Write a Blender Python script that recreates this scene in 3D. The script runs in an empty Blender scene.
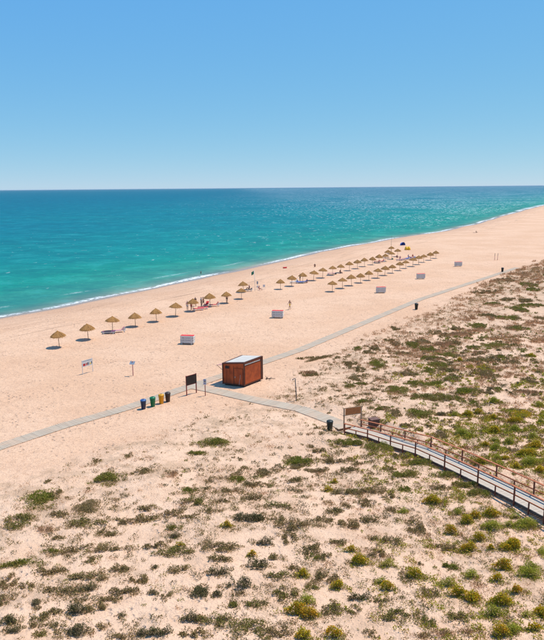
import bpy, bmesh, math, random
import numpy as np
from mathutils import Vector, Matrix

scene = bpy.context.scene
COL = scene.collection
R = math.radians

# ---------------------------------------------------------------- camera, sky, sun, exposure
cam_data = bpy.data.cameras.new('camera')
cam_data.sensor_fit = 'VERTICAL'; cam_data.sensor_height = 24.0; cam_data.lens = 24.0
cam_data.clip_start = 0.5; cam_data.clip_end = 120000
camera = bpy.data.objects.new('camera', cam_data); COL.objects.link(camera)
camera.location = (0, 0, 21.0)
camera.rotation_mode = 'QUATERNION'
camera.rotation_quaternion = (Matrix.Rotation(R(90 - 11.68), 3, 'X') @ Matrix.Rotation(R(-0.5), 3, 'Z')).to_quaternion()
scene.camera = camera

SUN_EL, SUN_AZ = 66.0, 62.0            # azimuth measured from +Y towards +X
world = bpy.data.worlds.new('World'); scene.world = world; world.use_nodes = True
wn = world.node_tree.nodes; wl = world.node_tree.links
for n in list(wn): wn.remove(n)
sky = wn.new('ShaderNodeTexSky'); sky.sky_type = 'NISHITA'; sky.sun_disc = False
sky.sun_elevation = R(SUN_EL); sky.sun_rotation = R(SUN_AZ)
sky.altitude = 20; sky.air_density = 0.6; sky.dust_density = 0.0; sky.ozone_density = 6.0
bg = wn.new('ShaderNodeBackground'); bg.inputs['Strength'].default_value = 0.10
wo = wn.new('ShaderNodeOutputWorld')
# the photograph's colour grade: one tone curve per channel over the whole sky
sep = wn.new('ShaderNodeSeparateColor'); com = wn.new('ShaderNodeCombineColor'); wl.new(sky.outputs[0], sep.inputs[0])
for ch, (g_, k_) in enumerate(((.73, .73), (.37, .765), (.0, .81))):
    a = wn.new('ShaderNodeMath'); a.operation = 'MULTIPLY'; a.inputs[1].default_value = .1; wl.new(sep.outputs[ch], a.inputs[0])
    b = wn.new('ShaderNodeMath'); b.operation = 'POWER'; b.inputs[1].default_value = g_; wl.new(a.outputs[0], b.inputs[0])
    c = wn.new('ShaderNodeMath'); c.operation = 'MULTIPLY'; c.inputs[1].default_value = k_ * 10; wl.new(b.outputs[0], c.inputs[0])
    wl.new(c.outputs[0], com.inputs[ch])
wl.new(com.outputs[0], bg.inputs[0]); wl.new(bg.outputs[0], wo.inputs[0])

sun_data = bpy.data.lights.new('sun', 'SUN'); sun_data.energy = 4.75; sun_data.angle = R(0.53); sun_data.color = (1.0, 0.95, 0.88)
sun = bpy.data.objects.new('sun', sun_data); COL.objects.link(sun)
sdir = Vector((math.sin(R(SUN_AZ)) * math.cos(R(SUN_EL)), math.cos(R(SUN_AZ)) * math.cos(R(SUN_EL)), math.sin(R(SUN_EL))))
sun.rotation_euler = sdir.to_track_quat('Z', 'Y').to_euler(); sun.location = (30, 20, 60)

scene.view_settings.view_transform = 'Standard'; scene.view_settings.look = 'None'
scene.view_settings.exposure = 0.0; scene.view_settings.gamma = 1.0; scene.view_settings.use_curve_mapping = False

SHORE_PTS = [[-230, -170], [-85, 62], [-48.52, 112.04], [-42.29, 120.02], [-35.64, 131.02], [-27.42, 142.66], [-17.85, 158.27], [-6.12, 181.04], [9.29, 208.09], [30.21, 246.49], [56.79, 283.78], [83.75, 319.77], [128.12, 396.38], [166.99, 472.23], [213.77, 561.2], [311.66, 741.55], [420, 900], [700, 1300], [1500, 2300], [6000, 8000]]
EDGE_PTS = [[-200, -150], [-45, 10], [-19.95, 43.34], [-17.2, 46.01], [-14.18, 49.19], [-10.67, 52.34], [-6.86, 57.21], [-3.25, 60.53], [0.26, 66.32], [5.95, 77.27], [14.26, 90.89], [25.08, 106.36], [40.48, 129.09], [59.88, 159.8], [79.32, 185.87], [130, 240], [300, 420], [800, 1000], [6000, 6600]]
DECK_PTS = [[6.83, 53.29, 0.16], [8.65, 51.63, 0.26], [10.23, 49.45, 0.36], [11.86, 47.48, 0.5], [13.46, 44.68, 0.62], [15.0, 41.74, 0.74], [16.45, 38.83, 0.86], [17.48, 36.56, 0.95], [18.81, 33.64, 1.07], [20.13, 30.71, 1.18], [21.46, 27.79, 1.3]]
PATH_PTS = [[-60, 4], [-41, 28], [-22.8, 50.2], [-19.1, 54.8], [-14, 59.9], [-9.2, 66.0], [-0.2, 77], [3.66, 81.9], [28.1, 119.6], [47.5, 144.6], [64, 166]]
BRANCH_PTS = [[-9.0, 66.6], [-7, 65.4], [-1.08, 61.2], [2.65, 58.9], [5.6, 55.4], [6.83, 53.29]]

# ---------------------------------------------------------------- terrain
CAM_Z = 21.0
SHORE = np.array(SHORE_PTS, float)
EDGE = np.array(EDGE_PTS, float)
DECK = np.array(DECK_PTS, float)
_lat = np.random.RandomState(7).rand(256, 256)
def vnoise(x, y):
    xi = np.floor(x).astype(int); yi = np.floor(y).astype(int)
    fx = x - xi; fy = y - yi
    fx = fx * fx * (3 - 2 * fx); fy = fy * fy * (3 - 2 * fy)
    a = _lat[xi % 256, yi % 256]; b = _lat[(xi + 1) % 256, yi % 256]
    c = _lat[xi % 256, (yi + 1) % 256]; d = _lat[(xi + 1) % 256, (yi + 1) % 256]
    return (a * (1 - fx) + b * fx) * (1 - fy) + (c * (1 - fx) + d * fx) * fy
def sstep(x, a, b):
    t = np.clip((x - a) / (b - a), 0, 1)
    return t * t * (3 - 2 * t)
def polydist(x, y, P, signed=True):
    """distance to polyline P (positive to its right-hand side) and arc length of the foot point"""
    best = np.full(x.shape, 1e18); sg = np.ones(x.shape); al = np.zeros(x.shape); s0 = 0.0
    for i in range(len(P) - 1):
        ax, ay = P[i][:2]; bx, by = P[i + 1][:2]
        dx, dy = bx - ax, by - ay; L = math.hypot(dx, dy)
        t = np.clip(((x - ax) * dx + (y - ay) * dy) / (L * L), 0, 1)
        d2 = (x - ax - t * dx) ** 2 + (y - ay - t * dy) ** 2
        m = d2 < best
        best = np.where(m, d2, best)
        cr = dy * (x - ax) - dx * (y - ay)
        sg = np.where(m, np.sign(cr), sg); al = np.where(m, s0 + t * L, al)
        s0 += L
    d = np.sqrt(best)
    return (d * sg if signed else d), al
def terrain(x, y, full=False):
    x = np.asarray(x, float); y = np.asarray(y, float)
    d, al = polydist(x, y, SHORE)
    d = d + 1.2 * (vnoise(al / 23 + 5, al * 0) - .5) * 2
    e, _ = polydist(x, y, EDGE)
    e = e + 1.6 * (vnoise(x / 6 + 40, y / 6) - .5) * 2
    z = np.interp(d, [-90, -25, -6, 0, 3, 9, 17, 28], [-9, -3.6, -1.75, -1.0, -0.72, -0.38, -0.06, 0])
    z = z + .05 * (vnoise(x / 5, y / 5) - .5) * sstep(d, 6, 20) + .03 * (vnoise(x / 1.3, y / 1.3) - .5) * sstep(d, 6, 20)
    s = sstep(e, -1.5, 5)
    hum = .10 + .55 * (vnoise(x / 11 + 3, y / 11) - .35) + .30 * (vnoise(x / 4.2, y / 4.2 + 9) - .4) + .12 * (vnoise(x / 1.7, y / 1.7) - .5) + .05 * (vnoise(x / .6, y / .6) - .5)
    z = z + s * (hum + .35 * sstep(e, 4, 22)) + sstep(e, 60, 400) * 3 * vnoise(x / 90, y / 90)
    # level strip under the paths and the ramp
    w, _ = polydist(x, y, np.array(PATH_PTS, float), False)
    z = z * sstep(w, .9, 3.2) + 0.0 * (1 - sstep(w, .9, 3.2))
    k, _ = polydist(x, y, np.array(BRANCH_PTS, float), False)
    z = z * sstep(k, .9, 3.0)
    kd, al2 = polydist(x, y, DECK, False)
    seg = np.concatenate([[0], np.cumsum(np.hypot(*np.diff(DECK[:, :2], axis=0).T))])
    zd = np.interp(al2, seg, DECK[:, 2]) - .32
    cap = zd + np.clip(kd - 1.1, 0, 9) * .5
    z = np.minimum(z, np.maximum(cap, -.2))
    if full: return z, d, e, al
    return z


UMBRELLAS = [[-28.96, 84.67], [-26.25, 89.06], [-24.06, 94.26], [-21.28, 97.49], [-18.62, 101.08], [-16.19, 105.43], [-13.75, 109.81], [-11.18, 114.26], [-8.4, 117.45], [-5.86, 122.01], [-5.8, 130.32], [1.85, 133.58], [4.33, 137.98], [6.99, 143.33], [9.61, 146.17], [12.03, 150.27], [14.88, 155.08], [17.29, 159.41], [19.99, 163.5], [22.6, 167.53], [25.03, 171.59], [27.71, 175.53], [30.21, 179.82], [32.77, 183.37], [35.47, 188.66], [35.11, 192.58], [38.55, 205.65], [38.66, 195.77], [12.43, 130.02], [14.96, 134.01], [17.36, 137.68], [19.87, 141.86], [22.28, 145.55], [24.87, 149.21], [27.36, 153.77], [29.96, 157.87], [32.74, 162.8], [35.13, 166.79], [37.85, 170.99], [40.43, 175.41], [43.02, 180.5], [46.12, 185.57], [48.91, 190.27]]
BIN_SPOTS = [[-12.58, 59.34], [-11.8, 60.05], [-11.1, 60.89], [-10.54, 61.46], [4.9, 52.16], [25.16, 109.6], [57.3, 158.03]]
STACK_SPOTS = [[-11.65, 85.61], [0.92, 103.08], [22.05, 127.6], [34.53, 146.95], [49.82, 170.0]]
LOUNGERS = [[-24.17, 92.68], [-22.83, 93.49], [-12.91, 110.55], [-12.24, 111.71], [-11.92, 114.67], [-10.42, 114.35], [-4.94, 131.51], [6.44, 141.8], [7.11, 142.23], [14.65, 156.35], [29.85, 180.59], [31.32, 181.7], [37.06, 184.88], [38.07, 185.83], [39.4, 186.8], [40.47, 188.27], [41.82, 189.72], [5.06, 142.35]]
PEOPLE = [[3.15, 110.6], [-14.82, 110.51], [-14.18, 110.77], [-13.85, 114.31], [-12.8, 114.32], [-12.45, 114.5], [-8.37, 117.56], [17.08, 158.13], [7.93, 142.37], [11.67, 171.98], [37.05, 188.88], [37.52, 186.46], [40.7, 190.04], [94.19, 296.29], [-2.62, 132.41], [6.48, 145.17], [-4.71, 132.09], [42.18, 190.98]]
SIGN_SPOTS = [[-8.88, 63.27], [-7.99, 64.21], [-6.95, 63.19], [-21.95, 71.32], [-21.1, 72.5], [-15.98, 70.66], [2.38, 61.27], [6.27, 53.45], [7.84, 53.93], [8.49, 53.22], [-3.48, 131.3], [38.65, 206.9], [-3.01, 133.71], [-1.63, 133.51], [64.27, 184.01], [65.07, 183.9], [3.61, 171.11], [47.87, 235.13], [45.71, 216.75], [46.51, 216.55], [-0.19, 68.81], [35.5, 187.66], [15.7, 156.51]]
KIOSK = [[-5.38, 66.83], [-3.02, 65.95], [-1.12, 68.46]]
SWIMMER = [[-18.55, 167.2]]
SHRUBS = [  # kind, x, y, width, depth, height, turn, label
    ('G', -15.89, 40.01, 2.12, 2.03, 0.44, 0, "large vivid green mat shrub at far left, nearest the walkway's near end"),
    ('K', -15.1, 40.9, 1.01, 1.02, 0.28, 0, 'open olive dune shrub in the middle left foreground, first from left'),
    ('G', -12.0, 43.16, 2.02, 1.36, 0.42, 0, 'green mat shrub under the plank walkway, right of the vivid green one'),
    ('B', -11.97, 38.84, 2.48, 1.66, 0.35, 0, 'wide brown-topped mat shrub at left, below the green mat'),
    ('H', -16.13, 37.26, 1.94, 1.59, 0.47, 0, 'open green dune shrub in the middle left foreground, first from left'),
    ('H', -11.56, 36.63, 2.18, 0.96, 0.35, 0, 'open green dune shrub in the middle left foreground, second from left'),
    ('K', -13.9, 37.86, 1.15, 0.54, 0.31, 0, 'open olive dune shrub in the middle left foreground, third from left'),
    ('R', -14.22, 36.01, 1.43, 0.77, 0.58, 0, 'dry brown grass patch below the vivid green mat, far left'),
    ('K', -13.12, 35.25, 0.83, 0.44, 0.25, 0, 'open olive dune shrub in the middle left foreground, second from left'),
    ('K', -13.66, 46.66, 0.48, 0.59, 0.18, 0, 'open olive dune shrub in the upper left foreground, second from left'),
    ('K', -16.24, 42.91, 0.45, 0.33, 0.17, 0, 'open olive dune shrub in the upper left foreground, first from left'),
    ('K', -11.36, 47.24, 0.57, 0.57, 0.19, 0, 'open olive dune shrub in the upper left foreground, third from left'),
    ('K', -9.42, 37.12, 1.47, 0.51, 0.37, 0, 'open olive dune shrub in the middle left foreground, sixth from left'),
    ('K', -9.89, 35.65, 0.91, 0.56, 0.26, 0, 'open olive dune shrub in the middle left foreground, fifth from left'),
    ('K', -10.49, 35.86, 0.58, 0.55, 0.2, 0, 'open olive dune shrub in the middle left foreground, fourth from left'),
    ('G', -4.94, 49.54, 2.52, 1.2, 0.51, 0, 'green mat shrub alone on sand, directly below the brown kiosk'),
    ('G', -6.09, 47.36, 1.38, 0.5, 0.31, 0, 'leafy green dune mat in the upper centre left foreground, second from left'),
    ('B', -9.77, 44.04, 1.14, 0.87, 0.26, 0, 'low brownish dune mat in the upper centre left foreground, first from left'),
    ('G', -2.64, 43.16, 1.12, 1.16, 0.27, 0, 'leafy green dune mat in the upper centre left foreground, fourth from left'),
    ('G', -5.86, 41.12, 0.79, 0.69, 0.21, 0, 'leafy green dune mat in the upper centre left foreground, first from left'),
    ('K', -2.87, 40.99, 1.15, 0.49, 0.31, 0, 'open olive dune shrub in the middle centre left foreground, seventh from left'),
    ('K', -3.39, 39.2, 0.9, 0.32, 0.26, 0, 'open olive dune shrub in the middle centre left foreground, sixth from left'),
    ('H', -5.26, 39.0, 1.94, 0.68, 0.47, 0, 'only open green dune shrub in the middle centre left foreground'),
    ('K', -8.18, 38.62, 1.31, 0.46, 0.34, 0, 'open olive dune shrub in the middle centre left foreground, second from left'),
    ('K', -6.53, 37.74, 1.21, 0.65, 0.32, 0, 'open olive dune shrub in the middle centre left foreground, third from left'),
    ('K', -5.3, 37.15, 1.07, 0.41, 0.29, 0, 'open olive dune shrub in the middle centre left foreground, fourth from left'),
    ('K', -8.02, 37.4, 1.81, 0.63, 0.35, 0, 'open olive dune shrub in the middle centre left foreground, first from left'),
    ('G', -6.14, 35.94, 0.91, 0.48, 0.23, 0, 'only leafy green dune mat in the middle centre left foreground'),
    ('K', -1.38, 39.65, 1.54, 0.54, 0.39, 0, 'open olive dune shrub in the middle centre left foreground, eighth from left'),
    ('D', -1.54, 36.59, 1.98, 0.9, 0.75, 0, 'broad dark grey-green dense shrub in the middle of the foreground'),
    ('Y', -2.92, 35.7, 0.76, 0.27, 0.55, 0, 'only yellow-flowered dune shrub in the middle centre left foreground'),
    ('B', -0.54, 43.98, 1.07, 1.24, 0.25, 0, 'low brownish dune mat in the upper centre left foreground, second from left'),
    ('K', -1.31, 42.11, 1.76, 0.62, 0.35, 0, 'only open olive dune shrub in the upper centre left foreground'),
    ('K', -3.95, 37.61, 0.81, 0.38, 0.24, 0, 'open olive dune shrub in the middle centre left foreground, fifth from left'),
    ('R', -7.38, 43.38, 1.13, 1.09, 0.48, 0, 'only dry rust-tan grass clump in the upper centre left foreground'),
    ('G', 1.98, 45.9, 2.05, 1.35, 0.43, 0, 'green crown mat with rusty brown lower edge, below the litter bin'),
    ('B', 1.7, 44.76, 1.55, 0.76, 0.33, 0, 'low brownish dune mat in the upper centre right foreground, first from left'),
    ('B', 3.17, 44.31, 1.61, 0.72, 0.34, 0, 'low brownish dune mat in the upper centre right foreground, second from left'),
    ('G', 5.98, 48.69, 2.15, 1.08, 0.45, 0, 'bright green mat hugging the start of the railed boardwalk'),
    ('G', 8.45, 47.92, 1.96, 2.33, 0.41, 0, "tall green leafy mat growing against the boardwalk's near railing"),
    ('K', 3.79, 47.56, 1.14, 0.52, 0.31, 0, 'open olive dune shrub in the upper centre right foreground, second from left'),
    ('K', 4.87, 45.67, 1.89, 0.66, 0.46, 0, 'open olive dune shrub in the upper centre right foreground, third from left'),
    ('K', 5.46, 44.15, 0.92, 0.69, 0.26, 0, 'open olive dune shrub in the upper centre right foreground, fourth from left'),
    ('K', 6.26, 45.17, 0.62, 0.67, 0.2, 0, 'open olive dune shrub in the upper centre right foreground, fifth from left'),
    ('K', 1.33, 42.56, 1.41, 0.6, 0.36, 0, 'open olive dune shrub in the upper centre right foreground, first from left'),
    ('Y', 4.38, 42.21, 0.61, 0.21, 0.46, 0, 'only yellow-flowered dune shrub in the upper centre right foreground'),
    ('Y', 3.74, 40.95, 0.68, 0.24, 0.5, 0, 'only yellow-flowered dune shrub in the middle centre right foreground'),
    ('K', 5.09, 40.42, 1.71, 0.72, 0.42, 0, 'open olive dune shrub in the middle centre right foreground, ninth from left'),
    ('K', 6.71, 40.7, 1.72, 0.73, 0.42, 0, 'open olive dune shrub in the middle centre right foreground, twelfth from left'),
    ('K', 7.65, 39.84, 0.84, 0.73, 0.25, 0, 'open olive dune shrub in the middle centre right foreground, fourteenth from left'),
    ('K', 8.58, 44.22, 0.76, 0.76, 0.23, 0, 'open olive dune shrub in the upper centre right foreground, sixth from left'),
    ('G', 9.42, 42.91, 1.64, 0.96, 0.36, 0, 'leafy green dune mat in the upper centre right foreground, fourth from left'),
    ('K', 5.94, 38.74, 0.96, 0.93, 0.27, 0, 'open olive dune shrub in the middle centre right foreground, tenth from left'),
    ('K', 3.93, 37.62, 1.08, 0.84, 0.3, 0, 'open olive dune shrub in the middle centre right foreground, fifth from left'),
    ('K', 3.07, 36.51, 0.99, 0.56, 0.28, 0, 'open olive dune shrub in the middle centre right foreground, fourth from left'),
    ('H', 0.28, 38.34, 2.09, 0.38, 0.35, -12.0, 'only open green dune shrub in the middle centre right foreground'),
    ('K', 1.17, 35.62, 1.94, 0.95, 0.47, 0, 'open olive dune shrub in the middle centre right foreground, third from left'),
    ('K', 4.49, 35.92, 1.43, 0.89, 0.37, 0, 'open olive dune shrub in the middle centre right foreground, eighth from left'),
    ('K', 5.89, 36.6, 1.58, 0.61, 0.4, 0, 'open olive dune shrub in the middle centre right foreground, eleventh from left'),
    ('K', 7.63, 37.93, 0.95, 0.62, 0.27, 0, 'open olive dune shrub in the middle centre right foreground, fifteenth from left'),
    ('L', 8.36, 37.7, 0.64, 0.36, 0.47, 0, 'only pale lime-green rounded bush in the middle centre right foreground'),
    ('K', 0.2, 36.62, 0.79, 0.76, 0.24, 0, 'open olive dune shrub in the middle centre right foreground, first from left'),
    ('K', 4.71, 38.36, 0.68, 0.45, 0.22, 0, 'open olive dune shrub in the middle centre right foreground, seventh from left'),
    ('L', 11.66, 37.35, 0.79, 0.28, 0.57, 0, 'pale lime-green rounded bush in the middle right foreground, first from left'),
    ('Y', 12.66, 36.88, 0.94, 0.33, 0.66, 0, 'yellow-flowered dune shrub in the middle right foreground, fourth from left'),
    ('Y', 11.93, 36.34, 1.08, 0.38, 0.75, 0, 'yellow-flowered dune shrub in the middle right foreground, third from left'),
    ('Y', 13.72, 37.05, 1.33, 0.47, 0.75, 0, 'yellow-flowered dune shrub in the middle right foreground, sixth from left'),
    ('L', 13.26, 35.66, 1.37, 0.53, 0.75, 0, 'pale lime-green rounded bush in the middle right foreground, second from left'),
    ('Y', 10.66, 35.3, 1.06, 0.37, 0.74, 0, 'round orange-yellow bush alone on sand left of the boardwalk bushes'),
    ('L', 15.49, 35.89, 1.69, 0.82, 0.75, 0, "largest pale green bush, close below the boardwalk's right end"),
    ('L', 14.39, 35.93, 0.77, 0.27, 0.56, 0, 'pale lime-green rounded bush in the middle right foreground, third from left'),
    ('Y', 12.1, 34.49, 1.04, 0.36, 0.73, 0, 'yellow-flowered dune shrub in the middle right foreground, fifth from left'),
    ('Y', 13.8, 33.49, 1.53, 0.81, 0.75, 0, 'yellow-flowered dune shrub in the lower right foreground, seventh from left'),
    ('Y', 11.18, 33.41, 1.09, 0.38, 0.75, 0, 'yellow-flowered dune shrub in the lower right foreground, third from left'),
    ('Y', 12.47, 33.48, 0.58, 0.2, 0.44, 0, 'yellow-flowered dune shrub in the lower right foreground, fourth from left'),
    ('D', 8.03, 31.97, 0.3, 0.21, 0.21, 0, 'only dark rounded dune bush in the lower right foreground'),
    ('G', 9.55, 31.65, 1.01, 0.56, 0.25, 0, 'only leafy green dune mat in the lower right foreground'),
    ('L', 15.24, 32.94, 0.58, 0.67, 0.44, 0, 'pale lime-green rounded bush in the lower right foreground, fifth from left'),
    ('K', 9.99, 33.68, 1.36, 0.48, 0.35, 0, 'only open olive dune shrub in the lower right foreground'),
    ('K', 8.66, 35.86, 1.04, 1.97, 0.29, 0, 'only open olive dune shrub in the middle right foreground'),
    ('Y', 10.5, 38.84, 1.47, 0.51, 0.75, 0, 'yellow-flowered dune shrub in the middle right foreground, first from left'),
    ('L', 13.88, 31.36, 1.11, 0.39, 0.75, 0, 'pale lime-green rounded bush in the lower right foreground, fourth from left'),
    ('L', 15.15, 36.82, 0.7, 0.25, 0.52, 0, 'pale lime-green rounded bush in the middle right foreground, fourth from left'),
    ('G', -14.41, 32.5, 2.34, 0.44, 0.35, 12.0, 'long thin olive strip of shrub at the left frame edge'),
    ('G', -12.96, 33.87, 0.87, 0.31, 0.23, 0, 'leafy green dune mat in the lower left foreground, second from left'),
    ('K', -11.68, 33.9, 2.34, 0.42, 0.35, 14.0, 'open olive dune shrub in the lower left foreground, sixth from left'),
    ('K', -9.47, 33.94, 2.12, 0.74, 0.35, 0, 'open olive dune shrub in the lower left foreground, ninth from left'),
    ('K', -12.26, 31.65, 1.42, 0.8, 0.36, 0, 'open olive dune shrub in the lower left foreground, fourth from left'),
    ('K', -10.43, 32.57, 0.73, 0.63, 0.23, 0, 'open olive dune shrub in the lower left foreground, seventh from left'),
    ('K', -9.88, 30.83, 1.87, 0.89, 0.35, 0, 'open olive dune shrub in the lower left foreground, eighth from left'),
    ('D', -9.57, 29.88, 0.8, 0.44, 0.42, 0, 'only dark rounded dune bush in the lower left foreground'),
    ('K', -8.47, 31.67, 1.42, 0.5, 0.36, 0, 'open olive dune shrub in the lower left foreground, tenth from left'),
    ('K', -14.24, 30.7, 0.93, 1.43, 0.27, 0, 'open olive dune shrub in the lower left foreground, first from left'),
    ('K', -13.75, 29.01, 0.78, 0.78, 0.24, 0, 'open olive dune shrub in the bottom left foreground, first from left'),
    ('K', -13.05, 30.25, 0.86, 0.41, 0.25, 0, 'open olive dune shrub in the lower left foreground, second from left'),
    ('K', -11.72, 29.76, 0.8, 0.51, 0.24, 0, 'open olive dune shrub in the lower left foreground, third from left'),
    ('K', -10.48, 29.62, 1.13, 0.4, 0.31, 0, 'open olive dune shrub in the lower left foreground, fifth from left'),
    ('K', -9.68, 28.99, 0.39, 0.52, 0.16, 0, 'open olive dune shrub in the bottom left foreground, fifth from left'),
    ('D', -11.91, 28.68, 0.67, 0.58, 0.36, 0, 'dark rounded dune bush in the bottom left foreground, third from left'),
    ('K', -7.74, 29.45, 1.36, 0.62, 0.35, 0, 'open olive dune shrub in the lower left foreground, eleventh from left'),
    ('K', -8.16, 28.81, 1.11, 0.39, 0.3, 0, 'open olive dune shrub in the bottom left foreground, eighth from left'),
    ('K', -10.87, 27.86, 0.87, 0.53, 0.25, 0, 'open olive dune shrub in the bottom left foreground, third from left'),
    ('D', -9.7, 27.87, 1.2, 0.58, 0.58, 0, 'dark rounded dune bush in the bottom left foreground, fourth from left'),
    ('K', -8.74, 28.16, 1.1, 0.47, 0.3, 0, 'open olive dune shrub in the bottom left foreground, sixth from left'),
    ('D', -12.77, 27.21, 0.97, 0.51, 0.49, 0, 'dark rounded dune bush in the bottom left foreground, first from left'),
    ('D', -12.2, 26.51, 0.79, 0.42, 0.41, 0, 'dark rounded dune bush in the bottom left foreground, second from left'),
    ('K', -11.38, 27.21, 0.97, 1.0, 0.27, 0, 'open olive dune shrub in the bottom left foreground, second from left'),
    ('D', -9.24, 26.36, 1.16, 0.7, 0.57, 0, 'dark rounded dune bush in the bottom left foreground, fifth from left'),
    ('K', -10.22, 26.78, 0.74, 0.36, 0.23, 0, 'open olive dune shrub in the bottom left foreground, fourth from left'),
    ('K', -8.24, 26.63, 0.74, 0.44, 0.23, 0, 'open olive dune shrub in the bottom left foreground, seventh from left'),
    ('K', -7.18, 25.95, 0.83, 0.31, 0.25, 0, 'open olive dune shrub in the bottom left foreground, ninth from left'),
    ('G', -10.87, 26.2, 0.52, 0.26, 0.17, 0, 'only leafy green dune mat in the bottom left foreground'),
    ('D', -7.45, 27.52, 0.38, 0.36, 0.24, 0, 'dark rounded dune bush in the bottom left foreground, sixth from left'),
    ('K', -7.67, 30.51, 0.69, 0.37, 0.22, 0, 'open olive dune shrub in the lower left foreground, twelfth from left'),
    ('D', -5.93, 34.97, 0.76, 0.41, 0.4, 0, 'dark rounded dune bush in the middle centre left foreground, first from left'),
    ('K', -6.83, 33.93, 1.25, 0.5, 0.33, 0, 'open olive dune shrub in the lower centre left foreground, second from left'),
    ('H', -5.72, 33.13, 2.21, 0.77, 0.35, 0, 'only open green dune shrub in the lower centre left foreground'),
    ('Y', -5.48, 33.9, 0.51, 0.18, 0.4, 0, 'yellow-flowered dune shrub in the lower centre left foreground, first from left'),
    ('D', -6.54, 31.66, 0.42, 0.34, 0.25, 0, 'dark rounded dune bush in the lower centre left foreground, second from left'),
    ('K', -5.1, 31.19, 1.06, 0.58, 0.29, 0, 'open olive dune shrub in the lower centre left foreground, fourth from left'),
    ('K', -3.22, 33.36, 2.22, 0.78, 0.35, 0, 'open olive dune shrub in the lower centre left foreground, fifth from left'),
    ('K', -3.12, 32.16, 1.44, 0.5, 0.37, 0, 'open olive dune shrub in the lower centre left foreground, sixth from left'),
    ('D', -2.96, 30.85, 1.17, 0.41, 0.57, 0, 'dark rounded dune bush in the lower centre left foreground, fifth from left'),
    ('D', -1.94, 29.71, 1.36, 0.48, 0.65, 0, 'dark rounded dune bush in the lower centre left foreground, sixth from left'),
    ('K', -1.7, 29.03, 0.67, 0.34, 0.21, 0, 'open olive dune shrub in the lower centre left foreground, seventh from left'),
    ('D', -3.76, 29.08, 1.01, 1.04, 0.5, 0, 'dark egg-shaped bush standing alone at bottom centre left'),
    ('D', -2.91, 28.99, 0.67, 0.4, 0.36, 0, 'dark rounded dune bush in the lower centre left foreground, fourth from left'),
    ('D', -0.88, 31.44, 1.3, 0.58, 0.63, 0, 'dark rounded dune bush in the lower centre left foreground, seventh from left'),
    ('Y', -1.24, 32.61, 0.64, 0.23, 0.48, 0, 'yellow-flowered dune shrub in the lower centre left foreground, second from left'),
    ('K', -5.52, 29.09, 0.45, 0.7, 0.17, 0, 'open olive dune shrub in the lower centre left foreground, third from left'),
    ('D', -0.58, 33.83, 1.12, 0.39, 0.55, 0, 'dark rounded dune bush in the middle centre left foreground, third from left'),
    ('K', -6.92, 30.5, 0.93, 0.6, 0.27, 0, 'open olive dune shrub in the lower centre left foreground, first from left'),
    ('D', -6.19, 29.16, 0.67, 0.24, 0.36, 0, 'dark rounded dune bush in the lower centre left foreground, first from left'),
    ('D', -4.04, 27.04, 1.07, 0.37, 0.53, 0, 'dark rounded dune bush in the bottom centre left foreground, third from left'),
    ('H', -2.89, 27.0, 1.6, 0.63, 0.4, 0, 'open green dune shrub in the bottom centre left foreground, first from left'),
    ('H', -1.71, 28.11, 1.32, 0.46, 0.34, 0, 'open green dune shrub in the bottom centre left foreground, second from left'),
    ('H', -0.82, 28.33, 0.77, 0.48, 0.23, 0, 'open green dune shrub in the bottom centre left foreground, fourth from left'),
    ('K', -2.53, 26.67, 0.53, 0.59, 0.19, 0, 'open olive dune shrub in the bottom centre left foreground, second from left'),
    ('H', -1.39, 26.43, 2.11, 0.85, 0.35, 0, 'open green dune shrub in the bottom centre left foreground, third from left'),
    ('H', -0.4, 25.86, 0.73, 0.83, 0.23, 0, 'open green dune shrub in the bottom centre left foreground, fifth from left'),
    ('D', -5.26, 26.03, 1.15, 0.4, 0.56, 0, 'dark rounded dune bush in the bottom centre left foreground, second from left'),
    ('D', -6.11, 26.13, 0.84, 0.29, 0.43, 0, 'dark rounded dune bush in the bottom centre left foreground, first from left'),
    ('K', -3.69, 26.03, 1.25, 0.52, 0.33, 0, 'open olive dune shrub in the bottom centre left foreground, first from left'),
    ('K', 0.89, 34.23, 0.88, 1.24, 0.26, 0, 'open olive dune shrub in the middle centre right foreground, second from left'),
    ('K', 2.11, 33.12, 0.98, 1.14, 0.28, 0, 'open olive dune shrub in the lower centre right foreground, third from left'),
    ('G', 2.23, 32.36, 0.6, 0.47, 0.18, 0, 'leafy green dune mat in the lower centre right foreground, second from left'),
    ('K', 2.85, 32.43, 0.85, 0.48, 0.25, 0, 'open olive dune shrub in the lower centre right foreground, fourth from left'),
    ('K', 0.22, 32.39, 0.97, 0.44, 0.27, 0, 'open olive dune shrub in the lower centre right foreground, first from left'),
    ('K', 3.77, 33.74, 1.12, 0.39, 0.3, 0, 'open olive dune shrub in the middle centre right foreground, sixth from left'),
    ('Y', 4.42, 32.9, 0.72, 0.26, 0.53, 0, 'yellow-flowered dune shrub in the lower centre right foreground, third from left'),
    ('Y', 4.68, 31.82, 1.27, 0.44, 0.75, 0, 'yellow-flowered dune shrub in the lower centre right foreground, fourth from left'),
    ('L', 6.26, 31.57, 0.84, 0.34, 0.6, 0, 'small round pale green dome bush alone on sand, bottom centre'),
    ('K', 1.03, 31.39, 0.94, 0.41, 0.27, 0, 'open olive dune shrub in the lower centre right foreground, second from left'),
    ('Y', 1.48, 30.65, 0.82, 0.29, 0.59, 0, 'yellow-flowered dune shrub in the lower centre right foreground, first from left'),
    ('H', 0.46, 30.51, 1.5, 0.53, 0.35, 0, 'open green dune shrub in the lower centre right foreground, first from left'),
    ('Y', 3.36, 29.7, 0.87, 0.36, 0.62, 0, 'yellow-flowered dune shrub in the lower centre right foreground, second from left'),
    ('K', 2.86, 30.62, 1.16, 0.94, 0.31, 0, 'open olive dune shrub in the lower centre right foreground, fifth from left'),
    ('H', 0.59, 29.2, 1.12, 1.07, 0.3, 0, 'open green dune shrub in the lower centre right foreground, second from left'),
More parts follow.
